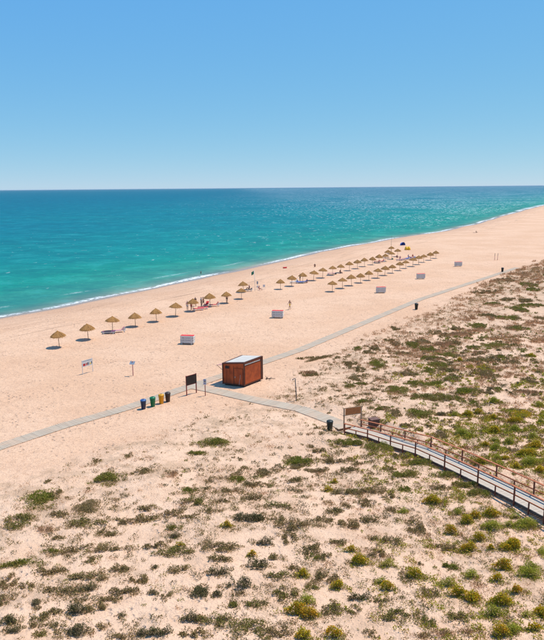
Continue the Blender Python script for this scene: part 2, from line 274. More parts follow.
    ('G', 1.9, 29.6, 0.57, 0.51, 0.18, 0, 'leafy green dune mat in the lower centre right foreground, first from left'),
    ('L', 1.63, 28.5, 0.85, 0.54, 0.61, 0, 'green dome bush right above the orange-flowered pair at the bottom'),
    ('Y', 1.05, 27.66, 1.28, 0.45, 0.75, 0, 'orange-flowered bush at bottom centre, left one of the touching pair'),
    ('Y', 1.66, 27.38, 1.15, 0.4, 0.75, 0, 'orange-flowered bush at bottom centre, right one of the touching pair'),
    ('Y', 5.88, 29.57, 0.87, 0.3, 0.62, 0, 'yellow-flowered dune shrub in the lower centre right foreground, fifth from left'),
    ('L', 5.6, 30.09, 0.68, 0.24, 0.5, 0, 'pale lime-green rounded bush in the lower centre right foreground, first from left'),
    ('D', 4.38, 28.85, 1.12, 0.39, 0.55, 0, 'only dark rounded dune bush in the bottom centre right foreground'),
    ('K', 2.78, 27.97, 0.98, 1.04, 0.28, 0, 'open olive dune shrub in the bottom centre right foreground, second from left'),
    ('H', 5.33, 28.49, 0.77, 0.58, 0.23, 0, 'open green dune shrub in the bottom centre right foreground, second from left'),
    ('H', 3.91, 27.92, 0.66, 0.59, 0.21, 0, 'open green dune shrub in the bottom centre right foreground, first from left'),
    ('H', 5.83, 27.45, 1.19, 0.77, 0.32, 0, 'open green dune shrub in the bottom centre right foreground, third from left'),
    ('K', 5.76, 32.75, 0.85, 0.71, 0.25, 0, 'open olive dune shrub in the lower centre right foreground, sixth from left'),
    ('K', 6.52, 34.16, 1.75, 0.7, 0.43, 0, 'open olive dune shrub in the middle centre right foreground, thirteenth from left'),
    ('K', 0.24, 26.07, 1.05, 0.75, 0.29, 0, 'open olive dune shrub in the bottom centre right foreground, first from left'),
    ('Y', 1.34, 25.85, 0.98, 0.34, 0.69, 0, 'yellow-flowered dune shrub in the bottom centre right foreground, second from left'),
    ('K', 4.46, 26.34, 0.63, 0.38, 0.21, 0, 'open olive dune shrub in the bottom centre right foreground, third from left'),
    ('Y', 2.78, 26.0, 0.99, 0.35, 0.69, 0, 'yellow-flowered dune shrub in the bottom centre right foreground, fourth from left'),
    ('K', 6.97, 30.61, 0.58, 1.1, 0.2, 0, 'open olive dune shrub in the lower centre right foreground, seventh from left'),
    ('Y', 7.46, 30.68, 1.1, 0.38, 0.75, 0, 'yellow-flowered dune shrub in the lower right foreground, first from left'),
    ('L', 10.46, 30.67, 0.96, 0.34, 0.67, 0, 'pale lime-green rounded bush in the lower right foreground, second from left'),
    ('Y', 12.46, 31.5, 1.4, 0.49, 0.75, 0, 'yellow-flowered dune shrub in the lower right foreground, sixth from left'),
    ('Y', 11.82, 30.3, 0.82, 0.29, 0.59, 0, 'yellow-flowered dune shrub in the lower right foreground, fifth from left'),
    ('L', 13.56, 30.81, 1.51, 0.53, 0.75, 0, 'pale lime-green rounded bush in the lower right foreground, third from left'),
    ('Y', 12.4, 29.24, 0.86, 0.35, 0.61, 0, 'yellow-flowered dune shrub in the lower right foreground, eighth from left'),
    ('L', 9.05, 29.83, 0.94, 0.33, 0.66, 0, 'pale lime-green rounded bush in the lower right foreground, first from left'),
    ('Y', 9.39, 29.04, 1.12, 0.39, 0.75, 0, 'yellow-flowered dune shrub in the lower right foreground, second from left'),
    ('Y', 9.98, 28.63, 0.92, 0.59, 0.65, 0, 'yellow-flowered dune shrub in the bottom right foreground, first from left'),
    ('Y', 11.31, 28.28, 1.43, 0.5, 0.75, 0, 'yellow-flowered dune shrub in the bottom right foreground, third from left'),
    ('L', 10.53, 27.43, 1.08, 0.38, 0.75, 0, 'pale lime-green rounded bush in the bottom right foreground, first from left'),
    ('H', 8.77, 27.06, 1.18, 0.58, 0.32, 0, 'open green dune shrub in the bottom right foreground, second from left'),
    ('Y', 10.45, 26.11, 1.11, 0.42, 0.75, 0, 'yellow-flowered dune shrub in the bottom right foreground, second from left'),
    ('L', 11.16, 26.4, 0.75, 0.54, 0.54, 0, 'pale lime-green rounded bush in the bottom right foreground, second from left'),
    ('Y', 12.1, 26.41, 0.81, 0.28, 0.58, 0, 'yellow-flowered dune shrub in the bottom right foreground, fourth from left'),
    ('Y', 12.97, 27.59, 0.77, 0.58, 0.56, 0, 'yellow-flowered dune shrub in the bottom right foreground, fifth from left'),
    ('H', 7.92, 29.07, 0.78, 0.69, 0.24, 0, 'only open green dune shrub in the lower right foreground'),
    ('H', 7.24, 27.24, 0.86, 1.21, 0.25, 0, 'open green dune shrub in the bottom right foreground, first from left'),
    ('R', 7.88, 26.04, 1.36, 0.48, 0.56, 0, 'dry rust-tan grass clump in the bottom right foreground, second from left'),
    ('R', 9.11, 26.29, 1.05, 0.37, 0.45, 0, 'dry rust-tan grass clump in the bottom right foreground, third from left'),
    ('L', 12.12, 27.41, 0.57, 0.2, 0.44, 0, 'pale lime-green rounded bush in the bottom right foreground, third from left'),
    ('R', 6.71, 25.96, 1.04, 0.37, 0.45, 0, 'dry rust-tan grass clump in the bottom right foreground, first from left'),
    ('G', 11.17, 81.33, 0.79, 1.5, 0.21, 0, 'leafy green dune mat on upper dune below the walkway, first from left'),
    ('B', 12.34, 79.12, 1.02, 1.14, 0.24, 0, 'low brownish dune mat on upper dune below the walkway, first from left'),
    ('K', 13.31, 81.23, 1.18, 1.48, 0.32, 0, 'open olive dune shrub on upper dune below the walkway, third from left'),
    ('G', 12.52, 73.92, 1.68, 2.75, 0.37, 0, 'bright green mat shrub on upper dune, below a row of grey tufts'),
    ('K', 9.27, 74.26, 1.21, 1.6, 0.32, 0, 'open olive dune shrub on upper dune below the walkway, first from left'),
    ('K', 10.24, 72.12, 0.94, 1.24, 0.27, 0, 'open olive dune shrub on upper dune below the walkway, second from left'),
    ('B', 9.24, 68.47, 1.23, 1.82, 0.28, 0, 'low brownish dune mat on mid dune above the boardwalk, first from left'),
    ('G', 8.26, 65.42, 0.97, 0.69, 0.24, 0, 'leafy green dune mat on mid dune above the boardwalk, first from left'),
    ('G', 9.45, 66.32, 1.2, 0.42, 0.28, 0, 'leafy green dune mat on mid dune above the boardwalk, second from left'),
    ('G', 8.86, 59.87, 1.09, 0.78, 0.27, 0, 'leafy green dune mat just above the boardwalk rail, first from left'),
    ('G', 10.06, 57.11, 1.33, 0.85, 0.31, 0, 'leafy green dune mat just above the boardwalk rail, second from left'),
    ('K', 9.47, 62.36, 0.72, 0.33, 0.22, 0, 'only open olive dune shrub on mid dune above the boardwalk'),
    ('B', 4.28, 70.28, 0.92, 1.29, 0.23, 0, 'only low brownish dune mat beside the branch path'),
    ('K', 5.96, 77.44, 5.64, 0.71, 0.35, 25.0, 'only open olive dune shrub beside the branch path'),
    ('R', 4.08, 70.76, 1.85, 1.35, 0.73, 0, 'only dry rust-tan grass clump beside the branch path'),
    ('G', 18.81, 83.05, 1.47, 2.06, 0.33, 0, 'leafy green dune mat on upper dune below the walkway, third from left'),
    ('B', 20.48, 84.45, 1.77, 1.46, 0.36, 0, 'low brownish dune mat on upper dune below the walkway, third from left'),
    ('G', 20.41, 81.34, 1.97, 2.18, 0.41, 0, 'leafy green dune mat on upper dune below the walkway, fourth from left'),
    ('B', 15.46, 69.71, 1.25, 2.28, 0.28, 0, 'round brown shrub alone on pale sand above the boardwalk'),
    ('B', 24.19, 89.85, 1.59, 2.48, 0.33, 0, 'low brownish dune mat high on the dune near the walkway end, first from left'),
    ('R', 23.24, 83.62, 2.69, 2.76, 0.75, 0, 'dry rust-tan grass clump on upper dune below the walkway, second from left'),
    ('G', 19.66, 76.18, 2.22, 1.24, 0.46, 0, 'leafy green dune mat on upper dune below the walkway, sixth from left'),
    ('G', 22.19, 77.79, 1.51, 1.74, 0.34, 0, 'leafy green dune mat on upper dune below the walkway, eighth from left'),
    ('G', 19.65, 72.37, 2.12, 2.38, 0.44, 0, 'leafy green dune mat on upper dune below the walkway, seventh from left'),
    ('K', 19.54, 69.77, 1.82, 1.38, 0.44, 0, 'open olive dune shrub on upper dune below the walkway, fifth from left'),
    ('G', 17.71, 70.17, 1.03, 1.59, 0.26, 0, 'leafy green dune mat on upper dune below the walkway, fifth from left'),
    ('B', 16.55, 83.09, 1.07, 1.81, 0.25, 0, 'low brownish dune mat on upper dune below the walkway, second from left'),
    ('K', 15.87, 85.29, 1.37, 0.96, 0.35, 0, 'open olive dune shrub on upper dune below the walkway, fourth from left'),
    ('G', 19.18, 66.04, 1.3, 1.25, 0.3, 0, 'leafy green dune mat on mid dune above the boardwalk, sixth from left'),
    ('R', 16.67, 79.01, 1.79, 0.63, 0.71, 0, 'dry rust-tan grass clump on upper dune below the walkway, first from left'),
    ('K', 18.47, 93.88, 0.9, 1.68, 0.26, 0, 'open olive dune shrub high on the dune near the walkway end, first from left'),
    ('G', 39.4, 112.68, 1.79, 1.53, 0.38, 0, 'leafy green dune mat high on the dune near the walkway end, second from left'),
    ('G', 31.03, 94.2, 1.96, 2.45, 0.41, 0, "brightest green mat high on the dune under the walkway's far end"),
    ('G', 37.38, 99.67, 3.18, 1.92, 0.62, 0, 'leafy green dune mat high on the dune near the walkway end, third from left'),
    ('G', 41.56, 105.69, 2.02, 2.36, 0.42, 0, 'leafy green dune mat high on the dune near the walkway end, fifth from left'),
    ('G', 44.75, 109.08, 3.12, 2.01, 0.35, 0, 'leafy green dune mat high on the dune near the walkway end, seventh from left'),
    ('B', 27.29, 92.7, 1.49, 1.39, 0.32, 0, 'low brownish dune mat high on the dune near the walkway end, second from left'),
    ('K', 34.87, 101.25, 1.94, 1.9, 0.47, 0, 'open olive dune shrub high on the dune near the walkway end, second from left'),
    ('K', 45.68, 113.7, 1.81, 2.79, 0.44, 0, 'open olive dune shrub high on the dune near the walkway end, third from left'),
    ('B', 43.66, 116.56, 1.85, 2.27, 0.38, 0, 'low brownish dune mat high on the dune near the walkway end, third from left'),
    ('G', 35.91, 91.57, 2.64, 1.87, 0.35, 0, 'leafy green dune mat high on the dune near the walkway end, fourth from left'),
    ('G', 54.09, 133.67, 2.11, 4.02, 0.44, 0, 'leafy green dune mat high on the dune near the walkway end, sixth from left'),
    ('G', 52.52, 127.14, 1.61, 2.99, 0.35, 0, 'leafy green dune mat high on the dune near the walkway end, eighth from left'),
    ('B', 42.32, 98.57, 1.26, 1.81, 0.28, 0, 'low brownish dune mat high on the dune near the walkway end, fourth from left'),
    ('R', 26.68, 88.53, 3.41, 2.0, 0.75, 0, 'dry rust-tan grass clump high on the dune near the walkway end, first from left'),
    ('R', 42.58, 126.18, 3.2, 1.98, 0.75, 0, 'dry rust-tan grass clump high on the dune near the walkway end, second from left'),
    ('R', 52.27, 142.1, 3.14, 3.99, 0.35, 0, 'dry rust-tan grass clump high on the dune near the walkway end, third from left'),
    ('G', 28.75, 80.86, 4.41, 1.96, 0.61, 14.0, 'leafy green dune mat on upper dune by the frame edge, second from left'),
    ('G', 26.26, 81.21, 1.05, 0.9, 0.26, 0, 'leafy green dune mat on upper dune by the frame edge, first from left'),
    ('H', 25.24, 74.42, 3.14, 1.51, 0.35, 0, 'only open green dune shrub on upper dune by the frame edge'),
    ('G', 27.76, 75.11, 0.85, 1.62, 0.23, 0, 'leafy green dune mat on upper dune by the frame edge, third from left'),
    ('B', 28.09, 72.7, 1.66, 1.01, 0.34, 0, 'only low brownish dune mat on upper dune by the frame edge'),
    ('Y', 31.51, 75.25, 0.72, 0.78, 0.53, 0, 'yellow-flowered dune shrub on upper dune by the frame edge, second from left'),
    ('Y', 22.46, 73.98, 0.99, 0.35, 0.7, 0, 'yellow-flowered dune shrub on upper dune by the frame edge, first from left'),
    ('K', 23.22, 66.9, 1.75, 3.1, 0.43, 0, 'open olive dune shrub on mid dune by the frame edge, first from left'),
    ('G', 19.71, 61.74, 2.24, 1.24, 0.46, 0, 'leafy green dune mat on mid dune by the frame edge, first from left'),
    ('L', 21.47, 59.17, 1.16, 0.61, 0.75, 0, 'pale lime-green rounded bush above the boardwalk end, first from left'),
    ('G', 22.73, 62.01, 0.72, 1.03, 0.2, 0, 'leafy green dune mat on mid dune by the frame edge, second from left'),
    ('R', 25.53, 61.37, 2.43, 1.05, 0.75, 0, 'only dry rust-tan grass clump on mid dune by the frame edge'),
    ('Y', 23.03, 56.11, 2.87, 1.79, 0.35, 0, 'yellow-flowered dune shrub above the boardwalk end, ninth from left'),
    ('G', 18.15, 59.79, 0.79, 1.51, 0.21, 0, 'leafy green dune mat on mid dune above the boardwalk, seventh from left'),
    ('G', 19.46, 58.93, 0.78, 1.18, 0.21, 0, 'only leafy green dune mat above the boardwalk end'),
    ('Y', 17.75, 55.2, 1.31, 0.46, 0.75, 0, 'only yellow-flowered dune shrub just above the boardwalk rail'),
    ('Y', 19.05, 56.12, 0.88, 0.31, 0.63, 0, 'yellow-flowered dune shrub above the boardwalk end, first from left'),
    ('L', 25.49, 58.28, 0.91, 0.84, 0.65, 0, 'pale lime-green rounded bush above the boardwalk end, ninth from left'),
    ('K', 27.13, 64.67, 1.06, 2.02, 0.29, 0, 'open olive dune shrub on mid dune by the frame edge, second from left'),
    ('B', 21.57, 61.27, 1.01, 0.89, 0.24, 0, 'only low brownish dune mat on mid dune by the frame edge'),
    ('G', 12.94, 63.43, 1.88, 2.18, 0.4, 0, "dark green mat on pale sand above the boardwalk's wooden notice board"),
    ('G', 14.87, 65.91, 1.3, 0.89, 0.3, 0, 'leafy green dune mat on mid dune above the boardwalk, fourth from left'),
    ('G', 17.02, 65.05, 3.85, 1.35, 0.35, 0, 'leafy green dune mat on mid dune above the boardwalk, fifth from left'),
    ('H', 14.52, 60.63, 2.21, 1.32, 0.52, 0, 'open green dune shrub on mid dune above the boardwalk, first from left'),
    ('H', 16.35, 60.0, 2.58, 1.98, 0.6, 0, 'open green dune shrub on mid dune above the boardwalk, second from left'),
    ('G', 13.54, 55.53, 1.86, 1.62, 0.4, 0, 'leafy green dune mat just above the boardwalk rail, third from left'),
    ('D', 15.35, 55.43, 0.83, 0.74, 0.43, 0, 'only dark rounded dune bush just above the boardwalk rail'),
    ('B', 11.06, 55.93, 0.93, 1.54, 0.23, 0, 'low brownish dune mat just above the boardwalk rail, first from left'),
    ('L', 16.61, 55.35, 0.87, 0.47, 0.62, 0, 'pale lime-green rounded bush just above the boardwalk rail, first from left'),
    ('L', 15.7, 50.38, 1.61, 0.56, 0.75, 0, 'pale lime-green rounded bush just above the boardwalk rail, second from left'),
    ('B', 12.48, 51.63, 0.61, 0.5, 0.18, 0, 'low brownish dune mat just above the boardwalk rail, second from left'),
    ('B', 13.97, 50.46, 1.37, 1.08, 0.3, 0, 'low brownish dune mat just above the boardwalk rail, third from left'),
    ('K', 11.57, 52.6, 0.97, 0.53, 0.27, 0, 'open olive dune shrub just above the boardwalk rail, first from left'),
    ('K', 13.46, 52.86, 0.62, 1.18, 0.2, 0, 'open olive dune shrub just above the boardwalk rail, second from left'),
    ('Y', 20.0, 55.08, 0.87, 0.46, 0.62, 0, 'yellow-flowered dune shrub above the boardwalk end, fourth from left'),
    ('Y', 21.53, 54.07, 1.6, 0.56, 0.75, 0, 'yellow-flowered dune shrub above the boardwalk end, seventh from left'),
    ('L', 20.71, 51.67, 1.34, 0.54, 0.75, 0, 'pale lime-green rounded bush above the boardwalk end, sixth from left'),
    ('Y', 18.83, 51.19, 1.43, 0.77, 0.75, 0, 'yellow-flowered dune shrub above the boardwalk end, fifth from left'),
    ('L', 18.97, 48.57, 1.07, 0.41, 0.75, 0, 'pale lime-green rounded bush above the boardwalk end, fifth from left'),
    ('L', 17.62, 47.46, 1.34, 0.58, 0.75, 0, 'pale lime-green rounded bush above the boardwalk end, third from left'),
    ('Y', 16.96, 48.1, 0.77, 0.35, 0.56, 0, 'yellow-flowered dune shrub above the boardwalk end, third from left'),
    ('L', 18.04, 49.03, 0.79, 0.28, 0.57, 0, 'pale lime-green rounded bush above the boardwalk end, second from left'),
    ('L', 17.2, 45.78, 0.65, 0.44, 0.48, 0, 'pale lime-green rounded bush above the boardwalk end, fourth from left'),
    ('Y', 17.67, 45.59, 0.56, 0.35, 0.42, 0, 'yellow-flowered dune shrub above the boardwalk end, sixth from left'),
    ('Y', 19.44, 46.05, 1.68, 0.59, 0.75, 0, 'yellow-flowered dune shrub above the boardwalk end, tenth from left'),
    ('L', 19.13, 44.49, 1.63, 0.84, 0.75, 0, 'pale lime-green rounded bush above the boardwalk end, seventh from left'),
    ('Y', 20.68, 47.6, 1.53, 0.54, 0.75, 0, 'yellow-flowered dune shrub above the boardwalk end, eleventh from left'),
    ('L', 21.4, 49.79, 1.2, 0.42, 0.75, 0, 'pale lime-green rounded bush above the boardwalk end, eighth from left'),
    ('Y', 19.24, 42.97, 0.79, 0.92, 0.57, 0, 'yellow-flowered dune shrub above the boardwalk end, twelfth from left'),
    ('Y', 17.73, 43.74, 0.81, 0.28, 0.58, 0, 'yellow-flowered dune shrub above the boardwalk end, eighth from left'),
    ('R', 15.6, 47.8, 1.14, 0.55, 0.48, 0, 'only dry rust-tan grass clump just above the boardwalk rail'),
    ('Y', 15.51, 44.81, 1.09, 0.38, 0.75, 0, 'yellow-flowered dune shrub above the boardwalk end, second from left'),
    ('K', 18.73, 47.22, 0.4, 0.77, 0.16, 0, 'only open olive dune shrub above the boardwalk end'),
    ('L', 23.76, 53.87, 0.85, 0.3, 0.61, 0, 'pale lime-green rounded bush above the boardwalk end, tenth from left'),
    ('G', 11.06, 45.02, 2.02, 0.71, 0.35, 0, 'leafy green dune mat in the upper right foreground, first from left'),
    ('G', 12.5, 42.82, 1.79, 0.74, 0.38, 0, 'leafy green dune mat in the upper right foreground, second from left'),
    ('G', 13.31, 41.2, 1.88, 0.8, 0.4, 0, 'leafy green dune mat in the upper right foreground, third from left'),
    ('G', 13.92, 39.84, 1.69, 0.8, 0.37, 0, 'only leafy green dune mat in the middle right foreground'),
    ('K', 9.78, 46.18, 1.27, 0.61, 0.33, 0, 'open olive dune shrub in the upper centre right foreground, seventh from left'),
    ('G', 9.04, 40.68, 0.86, 0.65, 0.23, 0, 'leafy green dune mat in the upper centre right foreground, fifth from left'),
    ('K', 11.48, 40.86, 1.0, 0.55, 0.28, 0, 'only open olive dune shrub in the upper right foreground'),
]


# ---------------------------------------------------------------- materials
def nodes_of(m):
    m.use_nodes = True
    nt = m.node_tree
    for n in list(nt.nodes): nt.nodes.remove(n)
    out = nt.nodes.new('ShaderNodeOutputMaterial'); p = nt.nodes.new('ShaderNodeBsdfPrincipled')
    nt.links.new(p.outputs[0], out.inputs[0])
    return nt, p
class NT:
    """small node helper"""
    def __init__(s, nt): s.nt = nt
    def put(s, sock, v):
        if isinstance(v, (int, float)): sock.default_value = v
        elif isinstance(v, (tuple, list)): sock.default_value = tuple(v) if len(v) != 3 or sock.type != 'RGBA' else (*v, 1)
        else: s.nt.links.new(v, sock)
    def math(s, op, a, b=0.0, c=None, clamp=False):
        n = s.nt.nodes.new('ShaderNodeMath'); n.operation = op; n.use_clamp = clamp
        s.put(n.inputs[0], a); s.put(n.inputs[1], b)
        if c is not None: s.put(n.inputs[2], c)
        return n.outputs[0]
    def mix(s, f, a, b, mode='MIX'):
        n = s.nt.nodes.new('ShaderNodeMix'); n.data_type = 'RGBA'; n.blend_type = mode
        s.put(n.inputs[0], f); s.put(n.inputs[6], a); s.put(n.inputs[7], b)
        return n.outputs[2]
    def rng(s, v, a, b, c=0.0, d=1.0, smooth=True):
        n = s.nt.nodes.new('ShaderNodeMapRange'); n.interpolation_type = 'SMOOTHSTEP' if smooth else 'LINEAR'
        s.put(n.inputs[0], v)
        for i, x in enumerate((a, b, c, d)): s.put(n.inputs[i + 1], x)
        return n.outputs[0]
    def noise(s, vec, scale, detail=2.0, rough=0.5, dist=0.0):
        n = s.nt.nodes.new('ShaderNodeTexNoise'); s.nt.links.new(vec, n.inputs['Vector'])
        n.inputs['Scale'].default_value = scale; n.inputs['Detail'].default_value = detail
        n.inputs['Roughness'].default_value = rough; n.inputs['Distortion'].default_value = dist
        return n.outputs[0]
    def attr(s, name):
        n = s.nt.nodes.new('ShaderNodeAttribute'); n.attribute_name = name
        return n.outputs['Fac']
    def pos(s):
        return s.nt.nodes.new('ShaderNodeNewGeometry').outputs['Position']
    def obj(s):
        return s.nt.nodes.new('ShaderNodeTexCoord').outputs['Object']
    def xyz(s, x, y, z=0.0):
        n = s.nt.nodes.new('ShaderNodeCombineXYZ'); s.put(n.inputs[0], x); s.put(n.inputs[1], y); s.put(n.inputs[2], z)
        return n.outputs[0]
    def scale(s, v, k):
        n = s.nt.nodes.new('ShaderNodeVectorMath'); n.operation = 'MULTIPLY'; s.nt.links.new(v, n.inputs[0]); n.inputs[1].default_value = k
        return n.outputs[0]
    def bump(s, h, strength, dist, normal=None):
        n = s.nt.nodes.new('ShaderNodeBump'); s.put(n.inputs['Height'], h); s.put(n.inputs['Strength'], strength); s.put(n.inputs['Distance'], dist)
        if normal is not None: s.nt.links.new(normal, n.inputs['Normal'])
        return n.outputs[0]
    def ramp(s, f, stops):
        n = s.nt.nodes.new('ShaderNodeValToRGB'); s.put(n.inputs[0], f)
        el = n.color_ramp.elements
        while len(el) < len(stops): el.new(0.5)
        for e, (p, c) in zip(el, stops): e.position = p; e.color = (*c, 1)
        return n.outputs[0]

def plain(name, c, rough=0.6, var=0.18, scale=6.0, c2=None, spec=0.4, metal=0.0, bump=0.0, stretch=(1, 1, 1)):
    """painted or natural surface: base colour broken up by two noises, optional grain relief"""
    m = bpy.data.materials.new(name); nt, p = nodes_of(m); q = NT(nt)
    v = q.scale(q.obj(), stretch)
    a = q.noise(v, scale, 4, .6); b = q.noise(v, scale * 7, 3, .6)
    dark = tuple(x * (1 - var) for x in c); lite = tuple(min(x * (1 + var), 1) for x in c)
    col = q.mix(q.rng(a, .3, .7), dark, c2 or lite)
    col = q.mix(q.math('MULTIPLY', b, .35), col, dark)
    nt.links.new(col, p.inputs['Base Color'])
    p.inputs['Roughness'].default_value = rough; p.inputs['Specular IOR Level'].default_value = spec; p.inputs['Metallic'].default_value = metal
    if bump: nt.links.new(q.bump(b, bump, .02), p.inputs['Normal'])
    return m

def leafy(name, a, b, dry, dryness=.2, rough=.65, trans=.15):
    """foliage: each leaf its own tone between a and b, some dry leaves, each plant shifted a little"""
    m = bpy.data.materials.new(name); nt, p = nodes_of(m); q = NT(nt)
    g = nt.nodes.new('ShaderNodeNewGeometry'); oi = nt.nodes.new('ShaderNodeObjectInfo')
    rnd = g.outputs['Random Per Island']
    col = q.mix(rnd, a, b)
    n = q.noise(q.pos(), .9, 2)
    f = q.math('ADD', q.math('MULTIPLY', q.rng(n, .42, .72), .55), q.math('MULTIPLY', oi.outputs['Random'], .3))
    r2 = q.math('FRACT', q.math('MULTIPLY', rnd, 37.7))
    col = q.mix(q.math('MULTIPLY', q.math('LESS_THAN', r2, q.math('ADD', f, dryness)), .8), col, dry)
    nt.links.new(col, p.inputs['Base Color'])
    p.inputs['Roughness'].default_value = rough; p.inputs['Specular IOR Level'].default_value = .25
    tr = nt.nodes.new('ShaderNodeBsdfTranslucent'); nt.links.new(col, tr.inputs[0])
    mx = nt.nodes.new('ShaderNodeMixShader'); mx.inputs[0].default_value = trans
    nt.links.new(p.outputs[0], mx.inputs[1]); nt.links.new(tr.outputs[0], mx.inputs[2])
    nt.links.new(mx.outputs[0], nt.nodes['Material Output'].inputs[0])
    return m

def sand_material():
    m = bpy.data.materials.new('beach_sand'); nt, p = nodes_of(m); q = NT(nt)
    P = q.pos(); d = q.attr('shore'); e = q.attr('dune'); al = q.attr('along')
    big = q.noise(P, .07, 4, .55); mid = q.noise(P, .55, 4, .6); fine = q.noise(P, 7.0, 4, .7)
    col = q.mix(q.rng(big, .35, .65), (.720, .430, .255), (.790, .500, .315))
    col = q.mix(q.math('MULTIPLY', q.rng(mid, .45, .75), .40), col, (.540, .315, .190))
    # footprints and churned patches on the dry beach
    vor = nt.nodes.new('ShaderNodeTexVoronoi'); nt.links.new(P, vor.inputs['Vector']); vor.inputs['Scale'].default_value = 1.9
    foot = q.rng(vor.outputs['Distance'], .10, .34, 1, 0)
    gate = q.rng(q.noise(P, .23, 4, .6), .44, .60)
    foot = q.math('MULTIPLY', foot, gate)
    col = q.mix(q.math('MULTIPLY', foot, .40), col, (.42, .235, .145))
    mott = q.noise(P, 2.6, 3, .6)
    col = q.mix(q.math('MULTIPLY', q.rng(mott, .46, .66), .48), col, (.53, .31, .185))
    # grains and shell fragments
    col = q.mix(q.math('MULTIPLY', q.rng(fine, .50, .66), .36), col, (.42, .235, .130))
    grit = q.noise(P, 22.0, 3, .7)
    col = q.mix(q.math('MULTIPLY', q.rng(grit, .50, .66), .30), col, (.43, .25, .145))
    col = q.mix(q.math('MULTIPLY', q.rng(grit, .34, .46, 1, 0), .30), col, (.80, .54, .36))
    # dune sand is paler and pinker, with plant litter
    dn = q.rng(e, -2.0, 5.0)
    col = q.mix(q.math('MULTIPLY', dn, .8), col, q.mix(q.rng(mid, .4, .7), (.785, .515, .335), (.710, .450, .280)))
    lit = q.math('MULTIPLY', q.rng(q.noise(P, 3.1, 5, .75), .56, .70), q.rng(q.noise(P, .22, 3), .40, .62))
    col = q.mix(q.math('MULTIPLY', q.math('MULTIPLY', lit, dn), .62), col, (.235, .150, .090))
    cov = q.attr('litter')                                       # humus and litter where herbs grow
    lw = q.math('MULTIPLY', cov, q.rng(q.noise(P, 1.3, 5, .7), .38, .62))
    col = q.mix(q.math('MULTIPLY', lw, .42), col, (.285, .185, .105))
    rust = q.math('MULTIPLY', q.rng(q.noise(P, .16, 4, .6), .52, .70), q.rng(e, 1.0, 10.0))
    col = q.mix(q.math('MULTIPLY', rust, .25), col, (.40, .225, .125))
    # far dune is a felt of dry herbs
    far = q.math('MULTIPLY', q.rng(e, -1, 5), q.rng(al, 340, 430))
    col = q.mix(q.math('MULTIPLY', far, q.rng(q.noise(P, .22, 5, .7), .38, .6, .1, .70)), col, (.36, .235, .130))
    band = q.math('MULTIPLY', q.math('MULTIPLY', q.rng(e, -1.5, 1.5), q.rng(e, 5, 13, 1, 0)), q.rng(q.noise(P, .45, 5, .72), .46, .62))
    col = q.mix(q.math('MULTIPLY', band, .55), col, (.40, .255, .145))
    # strand lines of dry weed parallel to the water
    uv = q.xyz(q.math('MULTIPLY', al, .035), q.math('MULTIPLY', d, .55))
    wr = q.noise(uv, 1.6, 5, .65)
    line = q.math('MULTIPLY', q.rng(wr, .50, .72), q.math('MULTIPLY', q.rng(d, 4, 8), q.rng(d, 19, 27, 1, 0)))
    col = q.mix(q.math('MULTIPLY', line, .6), col, (.33, .19, .115))
    deb = q.math('MULTIPLY', q.rng(q.noise(q.xyz(q.math('MULTIPLY', al, .55), q.math('MULTIPLY', d, 1.6)), 1.0, 5, .7), .63, .70), q.rng(q.noise(P, .05, 3), .42, .60))
    col = q.mix(q.math('MULTIPLY', q.math('MULTIPLY', deb, q.rng(d, 8, 25)), .5), col, (.30, .17, .10))
    # wet sand
    wobble = q.math('MULTIPLY', q.math('SUBTRACT', q.noise(q.xyz(q.math('MULTIPLY', al, .06), 0.0), 1.0, 3), .5), 5.0)
    dw = q.math('ADD', d, wobble)
    wet = q.rng(dw, 1.2, 4.2, 1, 0)
    damp = q.rng(dw, 3.0, 17.0, 1, 0)
    col = q.mix(q.math('MULTIPLY', damp, .50), col, (.50, .29, .175))
    col = q.mix(q.math('MULTIPLY', wet, .85), col, (.29, .19, .125))
    nt.links.new(col, p.inputs['Base Color'])
    nt.links.new(q.rng(wet, 0, 1, .92, .25), p.inputs['Roughness'])
    p.inputs['Specular IOR Level'].default_value = .25
    dry = q.rng(wet, 0, 1, 1, .05)
    b1 = q.bump(q.noise(P, 1.6, 4, .6), q.math('MULTIPLY', dry, .8), .22)
    b2 = q.bump(q.math('SUBTRACT', q.noise(P, 9, 3, .6), q.math('MULTIPLY', foot, 1.1)), q.math('MULTIPLY', dry, 1.0), .09, b1)
    nt.links.new(b2, p.inputs['Normal'])
    return m

